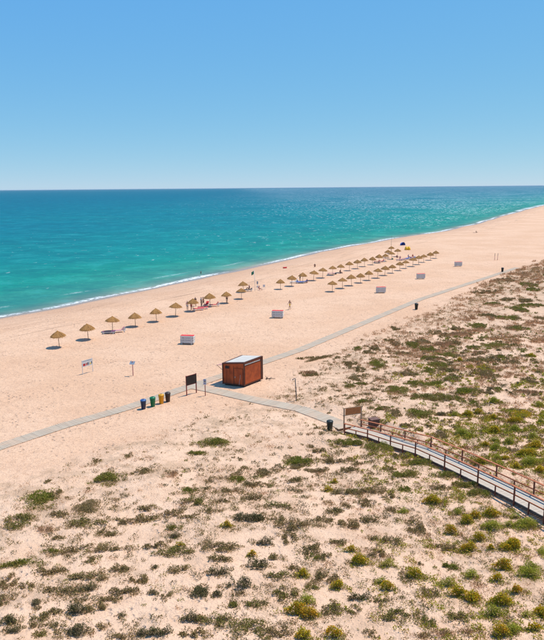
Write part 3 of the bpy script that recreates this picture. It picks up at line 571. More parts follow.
def sea_material():
    m = bpy.data.materials.new('sea_water'); nt, p = nodes_of(m); q = NT(nt)
    P = q.pos(); d = q.attr('shore'); al = q.attr('along')      # d: metres offshore
    patch = q.noise(q.scale(P, (.004, .009, 1)), 1.0, 5, .6)
    dd = q.math('MULTIPLY', d, q.rng(patch, .3, .7, .6, 1.5, False))
    t = q.math('DIVIDE', q.math('LOGARITHM', q.math('ADD', q.math('MAXIMUM', dd, 0.0), 1.0), 10.0), 4.0)
    col = q.ramp(t, [(0.0, (.33, .27, .18)), (.13, (.17, .27, .19)), (.24, (.05, .265, .185)), (.36, (.008, .250, .180)),
                     (.50, (.002, .215, .205)), (.62, (.0, .170, .210)), (.76, (.0, .135, .200)), (1.0, (.0, .130, .195))])
    streak = q.noise(q.scale(P, (.014, .03, 1)), 1.0, 6, .7)
    col = q.mix(q.rng(streak, .38, .62, 0, .45), col, q.mix(.55, col, (.0, .075, .11)))
    chop_shading = q.noise(q.scale(P, (.085, .080, 1)), 1.0, 7, .75)
    col = q.mix(q.rng(chop_shading, .40, .62, 0, .5), col, q.mix(.6, col, (.0, .06, .10)))  # light and dark of wave facets put into the water colour
    col = q.mix(q.rng(chop_shading, .34, .48, .38, 0), col, q.mix(.6, col, (.05, .36, .36)))
    # foam: swash lace at the edge, a broken line of spilling wave, whitecaps mixed with painted sun glints
    uv = q.xyz(q.math('MULTIPLY', al, .05), q.math('MULTIPLY', d, .30))
    lace = q.noise(P, .9, 5, .75)
    wide = q.rng(al, 780, 950, 1.0, 3.6)
    edge_n = q.math('MULTIPLY', q.noise(q.xyz(q.math('MULTIPLY', al, .045), 3.0), 1.0, 3), 3.5)
    sw = q.rng(q.math('DIVIDE', d, wide), q.math('SUBTRACT', edge_n, 1.4), q.math('ADD', edge_n, .6), 1, 0)
    swash = q.math('MULTIPLY', q.math('MULTIPLY', sw, q.rng(lace, .40, .56)), q.rng(q.noise(q.xyz(q.math('MULTIPLY', al, .03), 33.0), 1.0, 4), .38, .56, .05, 1))
    cen = q.math('ADD', 5.0, q.math('MULTIPLY', q.noise(q.xyz(q.math('MULTIPLY', al, .03), 9.0), 1.0, 3), 9.0))
    off = q.math('ABSOLUTE', q.math('SUBTRACT', q.math('DIVIDE', d, wide), cen))
    brk = q.math('MULTIPLY', q.math('MULTIPLY', q.rng(off, .2, 1.3, 1, 0), q.rng(al, 400, 500, .3, .0)), q.math('MULTIPLY', q.rng(q.noise(q.xyz(q.math('MULTIPLY', al, .07), 21.0), 1.0, 3), .47, .58), q.rng(lace, .42, .56)))
    glint_side = q.rng(q.math('SUBTRACT', al, q.math('MULTIPLY', d, 1.15)), 60, 900)                                  # painted sun glitter thickens down the coast, towards the sun
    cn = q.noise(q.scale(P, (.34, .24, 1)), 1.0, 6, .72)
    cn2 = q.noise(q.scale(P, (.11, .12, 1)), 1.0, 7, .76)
    lo = q.math('SUBTRACT', .65, q.math('MULTIPLY', glint_side, .10))
    caps_glints = q.math('MAXIMUM', q.rng(cn, lo, q.math('ADD', lo, .07)), q.rng(cn2, q.math('ADD', lo, .02), q.math('ADD', lo, .09)))
    caps_glints = q.math('MULTIPLY', caps_glints, q.rng(q.noise(P, .012, 4, .6), .30, .55))
    caps_glints = q.math('MULTIPLY', q.math('MULTIPLY', caps_glints, q.rng(d, 6, 30)), q.rng(glint_side, 0, 1, .24, .95))
    foam_glints = q.math('MAXIMUM', q.math('MAXIMUM', swash, q.math('MULTIPLY', brk, .9)), caps_glints)
    w1 = q.noise(q.scale(P, (.11, .26, 1)), 1.0, 4, .6)
    w2 = q.noise(q.scale(P, (.6, 1.1, 1)), 1.0, 4, .65)
    calm = q.rng(d, 0, 25, .25, 1)
    b1 = q.bump(w1, q.math('MULTIPLY', calm, .9), 1.5)
    b2 = q.bump(w2, q.math('MULTIPLY', calm, .9), .32, b1)
    # light scattered back by the water body plus a mirror share that a wind-roughened surface keeps low at grazing view
    nt.nodes.remove(p)
    df = nt.nodes.new('ShaderNodeBsdfDiffuse'); q.put(df.inputs['Color'], q.mix(foam_glints, col, (.84, .86, .84))); nt.links.new(b1, df.inputs['Normal'])
    gl = nt.nodes.new('ShaderNodeBsdfGlossy'); gl.inputs['Roughness'].default_value = .17; nt.links.new(b2, gl.inputs['Normal'])
    fr = nt.nodes.new('ShaderNodeFresnel'); fr.inputs['IOR'].default_value = 1.333; nt.links.new(b2, fr.inputs['Normal'])
    f = q.math('MULTIPLY', q.math('MINIMUM', q.math('MULTIPLY', fr.outputs[0], .5), .11), q.math('SUBTRACT', 1.0, foam_glints))
    mx = nt.nodes.new('ShaderNodeMixShader'); q.put(mx.inputs[0], f); nt.links.new(df.outputs[0], mx.inputs[1]); nt.links.new(gl.outputs[0], mx.inputs[2])
    nt.links.new(mx.outputs[0], nt.nodes['Material Output'].inputs[0])
    return m

M = dict(
    sand=sand_material(), sea=sea_material(),
    plank=None,
    deck=plain('bleached_deck_board', (.52, .43, .33), .8, .16, 2.5, bump=.3, spec=.2),
    rail=plain('rust_brown_rail', (.46, .138, .050), .6, .25, 3, bump=.2),
    post=plain('dark_brown_post', (.19, .062, .035), .7, .25, 3, bump=.2),
    beam=plain('grey_joist', (.10, .085, .07), .85, .2, 3),
    rustwall=plain('rust_painted_panel', (.40, .066, .013), .55, .25, 1.6, c2=(.52, .096, .018), bump=.15),
    rustframe=plain('dark_rust_frame', (.105, .034, .018), .6, .2, 3),
    roofwhite=plain('white_roof_sheet', (.62, .55, .45), .45, .06, 1.5),
    dark=plain('dark_recess', (.03, .022, .018), .8, .2, 3),
    pale=plain('pale_strip', (.62, .58, .50), .6, .15, 4),
    flap=plain('faded_pink_flap', (.60, .30, .24), .6, .12, 3),
    thatch=None, pole=plain('timber_pole', (.30, .21, .13), .8, .25, 5, bump=.2),
    white=plain('white_plastic', (.76, .72, .64), .45, .08, 4),
    greyw=plain('greyed_plastic_mesh', (.60, .56, .51), .6, .25, 5),
    red=plain('red_canvas', (.70, .045, .04), .75, .15, 5), black=plain('black_cloth', (.022, .02, .024), .8, .25, 6),
    blue=plain('blue_cloth', (.05, .13, .45), .8, .2, 5), purple=plain('plum_cloth', (.22, .045, .13), .8, .2, 5),
    pink=plain('faded_pink_cloth', (.62, .27, .28), .8, .15, 5), yellow=plain('yellow_cloth', (.85, .48, .02), .7, .12, 5),
    teal=plain('green_cloth', (.03, .20, .12), .8, .2, 5),
    skin_a=plain('tanned_skin', (.36, .17, .095), .55, .1, 5), skin_b=plain('fair_skin', (.52, .29, .20), .55, .1, 5),
    hair=plain('dark_hair', (.03, .018, .012), .6, .2, 8),
    bin_blue=plain('navy_bin_plastic', (.022, .035, .085), .45, .15, 4), lid_blue=plain('blue_lid_plastic', (.04, .12, .30), .4, .12, 4),
    bin_green=plain('green_bin_plastic', (.008, .17, .065), .42, .15, 4), bin_yellow=plain('amber_bin_plastic', (.72, .33, .01), .42, .1, 4),
    bin_brown=plain('charcoal_brown_bin_plastic', (.055, .036, .026), .5, .2, 4), bin_black=plain('black_green_bin_plastic', (.022, .03, .026), .5, .2, 4),
    boardblack=plain('dark_notice_panel', (.030, .018, .014), .6, .25, 4),
    signred=plain('red_painted_post', (.26, .045, .035), .6, .18, 4), signwhite=plain('white_sign_sheet', (.66, .64, .60), .5, .08, 4),
    signgrey=plain('grey_sign_sheet', (.30, .33, .36), .45, .12, 4), signpink=plain('faded_red_post', (.55, .24, .20), .65, .15, 4),
    ink=plain('black_print', (.02, .02, .02), .6, .1, 6), redprint=plain('red_print', (.52, .03, .03), .6, .1, 6), yelprint=plain('yellow_print', (.75, .50, .03), .6, .1, 6), blueprint=plain('blue_print', (.12, .16, .32), .6, .1, 6),
    wood=plain('varnished_board', (.58, .20, .055), .6, .25, 2.5, bump=.2, stretch=(1, 6, 6)), palepost=plain('pale_timber', (.50, .31, .17), .8, .2, 4, bump=.2),  # board posts are a lighter timber than the panel
    boxwood=plain('old_box_wood', (.17, .085, .06), .8, .25, 4, bump=.3), metal=plain('galvanised_metal', (.36, .36, .36), .45, .12, 6, metal=.6),
    steel=plain('dull_grey_post', (.13, .12, .105), .6, .2, 5), drift=plain('driftwood', (.16, .11, .075), .9, .25, 6, bump=.3),
    stem=plain('woody_stem', (.13, .09, .06), .9, .25, 8),
    leafG=leafy('mat_leaf_green', (.125, .145, .014), (.33, .30, .032), (.36, .24, .07), .08, trans=.28),
    leafH=leafy('dune_leaf_mid_green', (.125, .125, .020), (.320, .270, .050), (.34, .21, .07), .15, trans=.24),
    leafB=leafy('mat_leaf_brown', (.22, .155, .048), (.41, .285, .115), (.46, .30, .14), .25, trans=.25),
    leafK=leafy('dune_leaf_olive_grey', (.145, .115, .030), (.340, .250, .085), (.38, .225, .090), .16, trans=.22),
    leafY=leafy('bush_leaf_olive', (.22, .225, .016), (.52, .45, .035), (.46, .29, .05), .10, trans=.3),
    leafL=leafy('bush_leaf_lime', (.27, .29, .024), (.60, .56, .065), (.48, .37, .06), .05, trans=.3),
    leafD=leafy('dome_leaf_dark', (.085, .078, .020), (.200, .165, .055), (.24, .17, .085), .12, trans=.22),
    leafR=leafy('dry_grass_blade', (.42, .240, .110), (.64, .410, .215), (.50, .25, .11), .3, trans=.25),
    flower=leafy('yellow_flower', (.56, .44, .015), (.88, .64, .030), (.85, .36, .008), .10, trans=.3),
)
def thatch_material():
    m = bpy.data.materials.new('straw_thatch'); nt, p = nodes_of(m); q = NT(nt)
    g = nt.nodes.new('ShaderNodeNewGeometry'); oi = nt.nodes.new('ShaderNodeObjectInfo')
    col = q.mix(g.outputs['Random Per Island'], (.37, .172, .052), (.57, .295, .095))
    col = q.mix(q.math('MULTIPLY', oi.outputs['Random'], .35), col, (.38, .20, .075))
    nt.links.new(col, p.inputs['Base Color']); p.inputs['Roughness'].default_value = .85; p.inputs['Specular IOR Level'].default_value = .15
    return m
M['thatch'] = thatch_material()
def plank_material():
    m = bpy.data.materials.new('weathered_plank'); nt, p = nodes_of(m); q = NT(nt)
    g = nt.nodes.new('ShaderNodeNewGeometry'); oi = nt.nodes.new('ShaderNodeObjectInfo')
    r = q.math('FRACT', q.math('ADD', g.outputs['Random Per Island'], oi.outputs['Random']))
    col = q.mix(r, (.42, .325, .232), (.48, .385, .28))
    big = q.noise(q.pos(), .5, 4, .6); col = q.mix(q.rng(big, .42, .66, 0, .7), col, (.56, .38, .25))
    nt.links.new(col, p.inputs['Base Color']); p.inputs['Roughness'].default_value = .85; p.inputs['Specular IOR Level'].default_value = .2
    nt.links.new(q.bump(q.noise(q.pos(), 12, 3), .3, .02), p.inputs['Normal'])
    return m
M['plank'] = plank_material()

# ---------------------------------------------------------------- mesh helpers
class MB:
    def __init__(s): s.v = []; s.f = []
    def add(s, verts, faces):
        o = len(s.v); s.v += [tuple(map(float, x)) for x in verts]; s.f += [tuple(i + o for i in f) for f in faces]; return s
    def box(s, c, size, rot=None, taper=1.0):
        hx, hy, hz = (a / 2 for a in size); vs = []
        for z in (-hz, hz):
            k = taper if z > 0 else 1
            for x, y in ((-hx, -hy), (hx, -hy), (hx, hy), (-hx, hy)): vs.append(Vector((x * k, y * k, z)))
        if rot is not None: vs = [rot @ v for v in vs]
        c = Vector(c)
        return s.add([v + c for v in vs], [(3, 2, 1, 0), (4, 5, 6, 7), (0, 1, 5, 4), (1, 2, 6, 5), (2, 3, 7, 6), (3, 0, 4, 7)])
    def bar(s, a, b, w, h, up=(0, 0, 1)):
        """rectangular bar from a to b"""
        a = Vector(a); b = Vector(b); t = (b - a).normalized(); u = Vector(up)
        if abs(t.dot(u)) > .99: u = Vector((1, 0, 0))
        sd = t.cross(u).normalized(); n = sd.cross(t).normalized(); vs = []
        for p in (a, b):
            for i, j in ((-1, -1), (1, -1), (1, 1), (-1, 1)): vs.append(p + sd * (i * w / 2) + n * (j * h / 2))
        return s.add(vs, [(3, 2, 1, 0), (4, 5, 6, 7), (0, 1, 5, 4), (1, 2, 6, 5), (2, 3, 7, 6), (3, 0, 4, 7)])
    def lathe(s, prof, n=14, c=(0, 0, 0), cap=True):
        o = []; fs = []
        for r, z in prof:
            for i in range(n):
                a = 2 * math.pi * i / n; o.append((c[0] + r * math.cos(a), c[1] + r * math.sin(a), c[2] + z))
        for k in range(len(prof) - 1):
            for i in range(n):
                j = (i + 1) % n; fs.append((k * n + i, k * n + j, (k + 1) * n + j, (k + 1) * n + i))
        if cap: fs += [tuple(reversed(range(n))), tuple((len(prof) - 1) * n + i for i in range(n))]
        return s.add(o, fs)
    def tube(s, pts, rads, n=8):
        pts = [Vector(p) for p in pts]; vs = []; fs = []
        for k, p in enumerate(pts):
            t = (pts[min(k + 1, len(pts) - 1)] - pts[max(k - 1, 0)]).normalized()
            u = Vector((0, 0, 1)) if abs(t.z) < .9 else Vector((1, 0, 0))
            a = t.cross(u).normalized(); b = a.cross(t)
            for i in range(n):
                w = 2 * math.pi * i / n; vs.append(p + (a * math.cos(w) + b * math.sin(w)) * rads[k])
        for k in range(len(pts) - 1):
            for i in range(n):
                j = (i + 1) % n; fs.append((k * n + i, (k + 1) * n + i, (k + 1) * n + j, k * n + j))
        fs += [tuple(range(n)), tuple(reversed([(len(pts) - 1) * n + i for i in range(n)]))]
        return s.add(vs, fs)
    def prism(s, poly_lo, poly_hi):
        n = len(poly_lo)
        return s.add(list(poly_lo) + list(poly_hi), [tuple(reversed(range(n))), tuple(range(n, 2 * n))] + [(i, (i + 1) % n, n + (i + 1) % n, n + i) for i in range(n)])
    def mesh(s, name, mat, smooth=False, bevel=0.0):
        me = bpy.data.meshes.new(name); me.from_pydata(s.v, [], s.f); me.update()
        bm = bmesh.new(); bm.from_mesh(me)
        if bevel: bmesh.ops.bevel(bm, geom=bm.edges[:], offset=bevel, segments=1, affect='EDGES', clamp_overlap=True)
        bmesh.ops.recalc_face_normals(bm, faces=bm.faces[:]); bm.to_mesh(me); bm.free()
        me.materials.append(mat)
        if smooth: me.polygons.foreach_set('use_smooth', [True] * len(me.polygons))
        return me
    def build(s, name, mat, parent=None, smooth=False, bevel=0.0):
        return link(name, s.mesh(name, mat, smooth, bevel), parent)
def link(name, data, parent=None):
    o = bpy.data.objects.new(name, data); COL.objects.link(o); o.parent = parent
    return o
def tag(o, label=None, cat=None, group=None, kind=None):
    for k, v in (('label', label), ('category', cat), ('group', group), ('kind', kind)):
        if v: o[k] = v
    return o
def thing(name, label, cat, loc=(0, 0, 0), rz=0.0, group=None):
    o = bpy.data.objects.new(name, None); COL.objects.link(o); o.empty_display_size = .2
    o.location = loc; o.rotation_euler = (0, 0, rz)
    return tag(o, label, cat, group)
def copy_tree(o, parent=None):
    c = o.copy(); COL.objects.link(c); c.parent = parent
    for ch in list(o.children): copy_tree(ch, c)
    return c
def ground(x, y): return float(terrain(np.array([x]), np.array([y]))[0])
ORD = ['first', 'second', 'third', 'fourth', 'fifth', 'sixth', 'seventh', 'eighth', 'ninth', 'tenth', 'eleventh', 'twelfth', 'thirteenth', 'fourteenth', 'fifteenth', 'sixteenth', 'seventeenth', 'eighteenth', 'nineteenth']

# ---------------------------------------------------------------- ground and sea sheets
def patchy(x, y, s, a, b, o=0.0):
    u = x * .93 + y * .36; v = (y * .93 - x * .36) * 1.7          # hummock strings run across the view
    return sstep(.55 * vnoise(u / s + o, v / s + 31) + .45 * vnoise(u / (s * .35) + o, v / (s * .35)), a, b)
def right(x, y): return sstep(x - .02 * y, -2, 12)
def sheet(name, ang, rad, zfun, mat, keep=None):
    A, Rr = np.meshgrid(ang, rad)
    x = Rr * np.sin(A); y = Rr * np.cos(A)
    z, d, e, al = zfun(x.ravel(), y.ravel())
    co = np.stack([x.ravel(), y.ravel(), z], 1)
    nr, na = x.shape
    i = (np.arange(nr - 1)[:, None] * na + np.arange(na - 1)[None, :]).ravel()
    q = np.stack([i, i + 1, i + na + 1, i + na], 1)
    if keep is not None:
        k = keep(d); q = q[k[q].any(1)]
        used = np.unique(q); mp = np.full(len(co), -1); mp[used] = np.arange(len(used)); q = mp[q]; co = co[used]; d = d[used]; e = e[used]; al = al[used]
    q = q[:, ::-1]
    me = bpy.data.meshes.new(name)
    me.vertices.add(len(co)); me.vertices.foreach_set('co', co.ravel().astype('f4'))
    me.loops.add(q.size); me.loops.foreach_set('vertex_index', q.ravel().astype('i4'))
    me.polygons.add(len(q)); me.polygons.foreach_set('loop_start', np.arange(0, q.size, 4, dtype='i4')); me.polygons.foreach_set('loop_total', np.full(len(q), 4, 'i4'))
    me.polygons.foreach_set('use_smooth', np.ones(len(q), bool))
    me.update(); me.validate()
    for nm, a in (('shore', d), ('dune', e), ('along', al), ('litter', np.maximum(patchy(co[:, 0], co[:, 1], 3.4, .46, .66) * .9, patchy(co[:, 0], co[:, 1], 4.5, .46, .66, 90) * right(co[:, 0], co[:, 1])) * sstep(e, -.5, 5))):
        at = me.attributes.new(nm, 'FLOAT', 'POINT'); at.data.foreach_set('value', a.astype('f4'))
    me.materials.append(mat)
    return tag(link(name, me), kind='structure')
ang = np.concatenate([np.linspace(-180, -48, 70)[:-1], np.linspace(-48, 48, 640), np.linspace(48, 180, 70)[1:]]) * math.pi / 180
rad = np.concatenate([[0.3, 3, 7, 12, 16, 19], 21.0 / np.tan(np.radians(np.linspace(44, .9, 560))), np.geomspace(1400, 60000, 26)])
sheet('beach_ground', ang, rad, lambda x, y: terrain(x, y, True), M['sand'])
def sea_z(x, y):
    z, d, e, al = terrain(x, y, True)
    off = -d
    sw = .10 * np.sin(off / 3.1 + 2 * vnoise(al / 20, al * 0)) * sstep(off, 1, 6) * (1 - sstep(off, 14, 40))
    return -1.0 + sw, off, e, al
ang2 = np.concatenate([np.linspace(-180, -48, 60)[:-1], np.linspace(-48, 48, 420), np.linspace(48, 180, 60)[1:]]) * math.pi / 180
rad2 = np.concatenate([[20, 50, 75], 22.0 / np.tan(np.radians(np.linspace(14, .7, 300))), np.geomspace(1900, 80000, 40)])
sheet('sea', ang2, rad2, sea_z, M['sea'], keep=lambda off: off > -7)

# ---------------------------------------------------------------- plank walkways on the sand
def resample(P, step):
    P = np.array(P, float); s = np.concatenate([[0], np.cumsum(np.linalg.norm(np.diff(P, axis=0), axis=1))])
    n = int(s[-1] / step); t = (np.arange(n) + .5) * step
    out = np.stack([np.interp(t, s, P[:, k]) for k in range(P.shape[1])], 1)
    tan = np.stack([np.interp(t + .3, s, P[:, k]) - np.interp(t - .3, s, P[:, k]) for k in range(P.shape[1])], 1)
    return out, tan / np.linalg.norm(tan, axis=1)[:, None]
rnd = random.Random(4)
def plank_mesh(w, wid, th):
    b = MB().box((0, 0, 0), (wid, w, th)); return b.mesh('plank', M['plank'], bevel=.008)
def walkway(name, pts, width, pitch, near):
    c, t = resample(pts, pitch)
    root = thing(name, None, None, (float(c[0][0]), float(c[0][1]), 0)); tag(root, kind='structure')
    me = [plank_mesh(width + rnd.uniform(-.03, .03), pitch * rnd.uniform(.955, .975), .05) for _ in range(4)]
    r = np.hypot(c[:, 0], c[:, 1]); order = [i for i in np.argsort(r) if c[i, 1] > 20 and abs(c[i, 0]) < c[i, 1] * .6][:near]
    single = set(order); rest = MB()
    for i in range(len(c)):
        rz = math.atan2(t[i][1], t[i][0]); zz = .035 + rnd.uniform(-.006, .006)
        if i in single:
            o = link('plank', rnd.choice(me), root); o.location = (c[i][0] - c[0][0], c[i][1] - c[0][1], zz); o.rotation_euler = (rnd.uniform(-.006, .006), 0, rz + rnd.uniform(-.008, .008))
        else:
            rest.box((c[i][0] - c[0][0], c[i][1] - c[0][1], zz), (pitch * .965, width + rnd.uniform(-.04, .04), .05), Matrix.Rotation(rz, 3, 'Z'))
    if rest.v: tag(rest.build('far_planks', M['plank'], root), kind='stuff')
    sides = []
    for sd in (-1, 1):
        j = MB()
        for i in range(0, len(c) - 6, 6):
            n = np.array([-t[i][1], t[i][0]]); n2 = np.array([-t[i + 6][1], t[i + 6][0]])
            a = c[i][:2] - c[0][:2] + n[:2] * sd * (width / 2 - .12); b = c[i + 6][:2] - c[0][:2] + n2[:2] * sd * (width / 2 - .12)
            j.bar((a[0], a[1], -.02), (b[0], b[1], -.02), .08, .05)
        j.build('joist', M['beam'], root)
    return root
walkway('plank_walkway', PATH_PTS, 1.45, .20, 300)
walkway('branch_path', BRANCH_PTS[:-1] + [[BRANCH_PTS[-1][0] - .25, BRANCH_PTS[-1][1] + .35]], 1.6, .20, 300)

# ---------------------------------------------------------------- railed boardwalk ramp
def railed_boardwalk():
    D = np.array(DECK_PTS, float); o0 = Vector((D[0][0], D[0][1], 0))
    root = thing('railed_boardwalk', 'raised pale plank boardwalk with rust-brown railings crossing the dune', 'boardwalk', o0)
    W = 1.72
    c, t = resample(D, .155)
    boards = []
    for _ in range(4):
        boards.append(MB().box((0, 0, 0), (.147, W + rnd.uniform(-.02, .02), .045)).mesh('plank', M['deck'], bevel=.007))
    for i in range(len(c)):
        o = link('plank', rnd.choice(boards), root)
        o.location = (c[i][0] - o0.x, c[i][1] - o0.y, c[i][2] + rnd.uniform(-.004, .004))
        o.rotation_euler = (0, -math.asin(max(-1, min(1, t[i][2]))), math.atan2(t[i][1], t[i][0]) + rnd.uniform(-.006, .006))
    def edge(k, sd, dz=0.0, inset=0.0):
        a = D[max(k - 1, 0)][:2]; b = D[min(k + 1, len(D) - 1)][:2]; tt = (b - a) / np.hypot(*(b - a)); n = np.array([-tt[1], tt[0]])
        p = D[k][:2] + n * sd * (W / 2 - inset)
        if k == 0 and sd > 0: p = p + tt * .55                    # the far rail starts a step later
        return Vector((p[0] - o0.x, p[1] - o0.y, D[k][2] + dz))
    hs = [.70, .68, .88, .97, .98, 1.0, 1.02, 1.04, 1.04, 1.04, 1.04]
    for sd in (-1, 1):
        for k in range(len(D) - 1):
            a, b = edge(k, sd, hs[k]), edge(k + 1, sd, hs[k + 1])
            e = (b - a).normalized() * .001
            MB().bar(a - e * 60 * (k == 0), b - e, .15, .055).build('handrail', M['rail'], root, bevel=.008)
            a, b = edge(k, sd, hs[k] * .43, .005), edge(k + 1, sd, hs[k + 1] * .43, .005)
            MB().bar(a, b - e, .04, .085).build('mid_rail', M['rail'], root)
            p = edge(k, sd, 0, -.02)
            gz = ground(p.x + o0.x, p.y + o0.y)
            MB().box((p.x, p.y, (gz - .25 + p.z + hs[k] - .03) / 2), (.095, .095, p.z + hs[k] - .03 - gz + .25)).build('post', M['post'], root, bevel=.006)
            m = (edge(k, sd, 0, -.02) + edge(k + 1, sd, 0, -.02)) / 2; hm = (hs[k] + hs[k + 1]) / 2 * .43
            gz = ground(m.x + o0.x, m.y + o0.y)
            MB().box((m.x, m.y, (gz - .2 + m.z + hm) / 2), (.08, .08, m.z + hm - gz + .2)).build('short_post', M['post'], root, bevel=.006)
            MB().bar(edge(k, sd, -.12, .07), edge(k + 1, sd, -.12, .07), .06, .17).build('joist', M['beam'], root)
    return root
railed_boardwalk()

# ---------------------------------------------------------------- kiosk
def kiosk():
    p0, p1, p2 = (Vector((*p, 0)) for p in KIOSK); p3 = p0 + p2 - p1
    c = (p0 + p1 + p2 + p3) / 4; root = thing('beach_kiosk', 'rust-brown boxy kiosk with white roof beside the plank walkway', 'kiosk', c)
    q = [p - c for p in (p0, p1, p2, p3)]; H = [2.50, 2.76, 2.80, 2.66]; z0 = .14
    def up(v, z): return Vector((v.x, v.y, z))
    def inset(k): return [v * k for v in q]
    b = MB(); s = inset(.90); b.prism([up(v, -.15) for v in s], [up(v, z0 - .002) for v in s]); b.build('plinth', M['dark'], root)
    b = MB(); s = inset(.985); b.prism([up(v, z0) for v in s], [up(v, h - .14) for v, h in zip(s, H)]); b.build('wall', M['rustwall'], root)
    def side_frame(i, j):
        a, d = q[i], q[j]; L = (d - a).length; t = (d - a) / L; n = Vector((t.y, -t.x, 0))
        return a, t, n, L
    def on(i, j, u0, u1, zl, zh, out, th, name, mat, par=None):
        """a flat member laid on side i-j: u along the side in metres, z up, proud of the wall by out"""
        a, t, n, L = side_frame(i, j); x0 = a + t * u0 + n * out; x1 = a + t * u1 + n * out
        lo = [up(x0, zl), up(x1, zl), up(x1 - n * th, zl), up(x0 - n * th, zl)]; hi = [up(v, zh) for v in lo]
        return MB().prism(lo, hi).build(name, mat, par or root)
    for i, j in ((0, 1), (1, 2), (2, 3), (3, 0)):
        L = (q[j] - q[i]).length
        on(i, j, .06, L - .06, z0 + .002, z0 + .13, .016, .05, 'bottom_rail', M['rustframe'])
    for k in range(4):
        MB().box((q[k].x, q[k].y, (z0 + H[k] - .1) / 2), (.10, .10, H[k] - .1 - z0 + .002), Matrix.Rotation(.9, 3, 'Z')).build('corner_post', M['rustframe'], root)
    # camera-facing side: board joints, a door, a small dark notice
    L = (q[1] - q[0]).length
    for k in range(1, 6): on(0, 1, L * k / 6 - .006, L * k / 6 + .006, z0 + .15, 2.28, .0, .03, 'panel_joint', M['rustframe'])
    dr = on(0, 1, L * .52, L * .93, z0 + .15, 2.02, .022, .04, 'door', M['rustwall'])
    on(0, 1, L * .515, L * .535, z0 + .15, 2.04, .034, .05, 'door_frame', M['rustframe'], root); on(0, 1, L * .92, L * .94, z0 + .15, 2.04, .034, .05, 'door_frame', M['rustframe'], root)
    on(0, 1, L * .56, L * .59, .95, 1.12, .05, .03, 'door_handle', M['metal'], dr)
    on(0, 1, L * .12, L * .30, 1.92, 2.20, .028, .03, 'notice', M['dark'])
    a, t, n, _ = side_frame(0, 1); h0 = a + t * L * .76 + n * .05
    MB().tube([up(h0, .16), up(h0 + t * .05, .6), up(h0 + t * .14, .95), up(h0 + t * .17, 1.35)], [.012] * 4, 6).build('hose', M['pale'], root)
    # lit long side: shutter panel framed in dark with a pale vent strip under the eave
    L = (q[2] - q[1]).length
    on(1, 2, .14, L - .34, z0 + .16, 2.30, .02, .04, 'shutter', M['rustwall'])
    on(1, 2, L - .30, L - .06, z0 + .15, 2.6, .03, .06, 'end_jamb', M['rustframe'])
    x = .12
    while x < L - .5:
        w = rnd.uniform(.10, .26); on(1, 2, x, x + w, 2.39 + rnd.uniform(0, .02), 2.52, .012, .03, 'vent_pane', M['pale']); x += w + .05
    on(1, 2, .07, L - .32, 2.335, 2.375, .03, .05, 'shutter_head', M['rustframe'])
    # roof tray with white sheets
    o = inset(1.035); b = MB(); b.prism([up(v, h - .135) for v, h in zip(o, H)], [up(v, h) for v, h in zip(o, H)]); roof = b.build('roof', M['rustframe'], root)
    def lerp(u, v, z=0.0):
        s = inset(1.0); e0 = s[0].lerp(s[1], u); e1 = s[3].lerp(s[2], u); h0 = H[0] + (H[1] - H[0]) * u; h1 = H[3] + (H[2] - H[3]) * u
        p = e0.lerp(e1, v); return up(p, h0 + (h1 - h0) * v + z)
    for k in range(3):
        v0, v1 = .05 + k * .31, .05 + (k + 1) * .31 - .008
        cs = [lerp(.10, v0), lerp(.965, v0), lerp(.965, v1), lerp(.10, v1)]
        MB().prism([p + Vector((0, 0, .004)) for p in cs], [p + Vector((0, 0, .03)) for p in cs]).build('roof_sheet', M['roofwhite'], roof)
    # serving flap propped open towards the sea
    t = (q[0] - q[1]).normalized(); a = q[0].lerp(q[3], .06); d = q[0].lerp(q[3], .94)
    cs = [up(a + t * .03, 2.26), up(d + t * .03, 2.26), up(d + t * .85, 2.16), up(a + t * .85, 2.16)]
    fl = MB().prism([p - Vector((0, 0, .04)) for p in cs], cs).build('serving_flap', M['flap'], root)
    for v in (a, d): MB().bar(up(v + t * .05, 1.55), up(v + t * .8, 2.13), .03, .03).build('flap_stay', M['rustframe'], fl)
kiosk()

# ---------------------------------------------------------------- litter bins
def make_bin(body, lid, loc, label, k=1.0):
    r = thing('litter_bin', label, 'bin', loc, rnd.uniform(0, 6), 'litter bins along the walkways')
    MB().lathe([(.19 * k, 0), (.20 * k, .02), (.27 * k, .80 * k), (.285 * k, .80 * k), (.285 * k, .84 * k), (.26 * k, .84 * k)], 20).build('body', body, r, True)
    l = MB().lathe([(.29 * k, .842 * k), (.30 * k, .88 * k), (.27 * k, .95 * k), (.18 * k, 1.0 * k), (.10 * k, 1.01 * k)], 20).build('lid', lid, r, True)
    MB().lathe([(.095 * k, 1.0 * k), (.095 * k, 1.018 * k)], 14).build('opening', M['dark'], l)
    MB().lathe([(.292 * k, .70 * k), (.285 * k, .72 * k)], 20, cap=False).build('rim_band', body, r, True)
    return r
bl = [('bin_blue', 'lid_blue', 'navy blue litter bin, leftmost of the row of four'), ('bin_green', 'bin_green', 'bright green litter bin by the walkway'), ('bin_yellow', 'bin_yellow', 'amber yellow litter bin by the walkway'),
      ('bin_brown', 'bin_brown', 'dark brown litter bin at the right end of the coloured row'), ('bin_black', 'bin_black', 'black-green litter bin at the start of the railed boardwalk'),
      ('bin_black', 'bin_black', 'black litter bin on the walkway edge below the middle sunbed stacks'), ('bin_black', 'bin_black', 'small distant black bin at the far end of the walkway')]
for (b, l, lab), (x, y) in zip(bl, BIN_SPOTS):
    far_k = 1.12 if y > 90 else 1.0
    make_bin(M[b], M[l], (x, y, ground(x, y) - .01), lab, far_k)

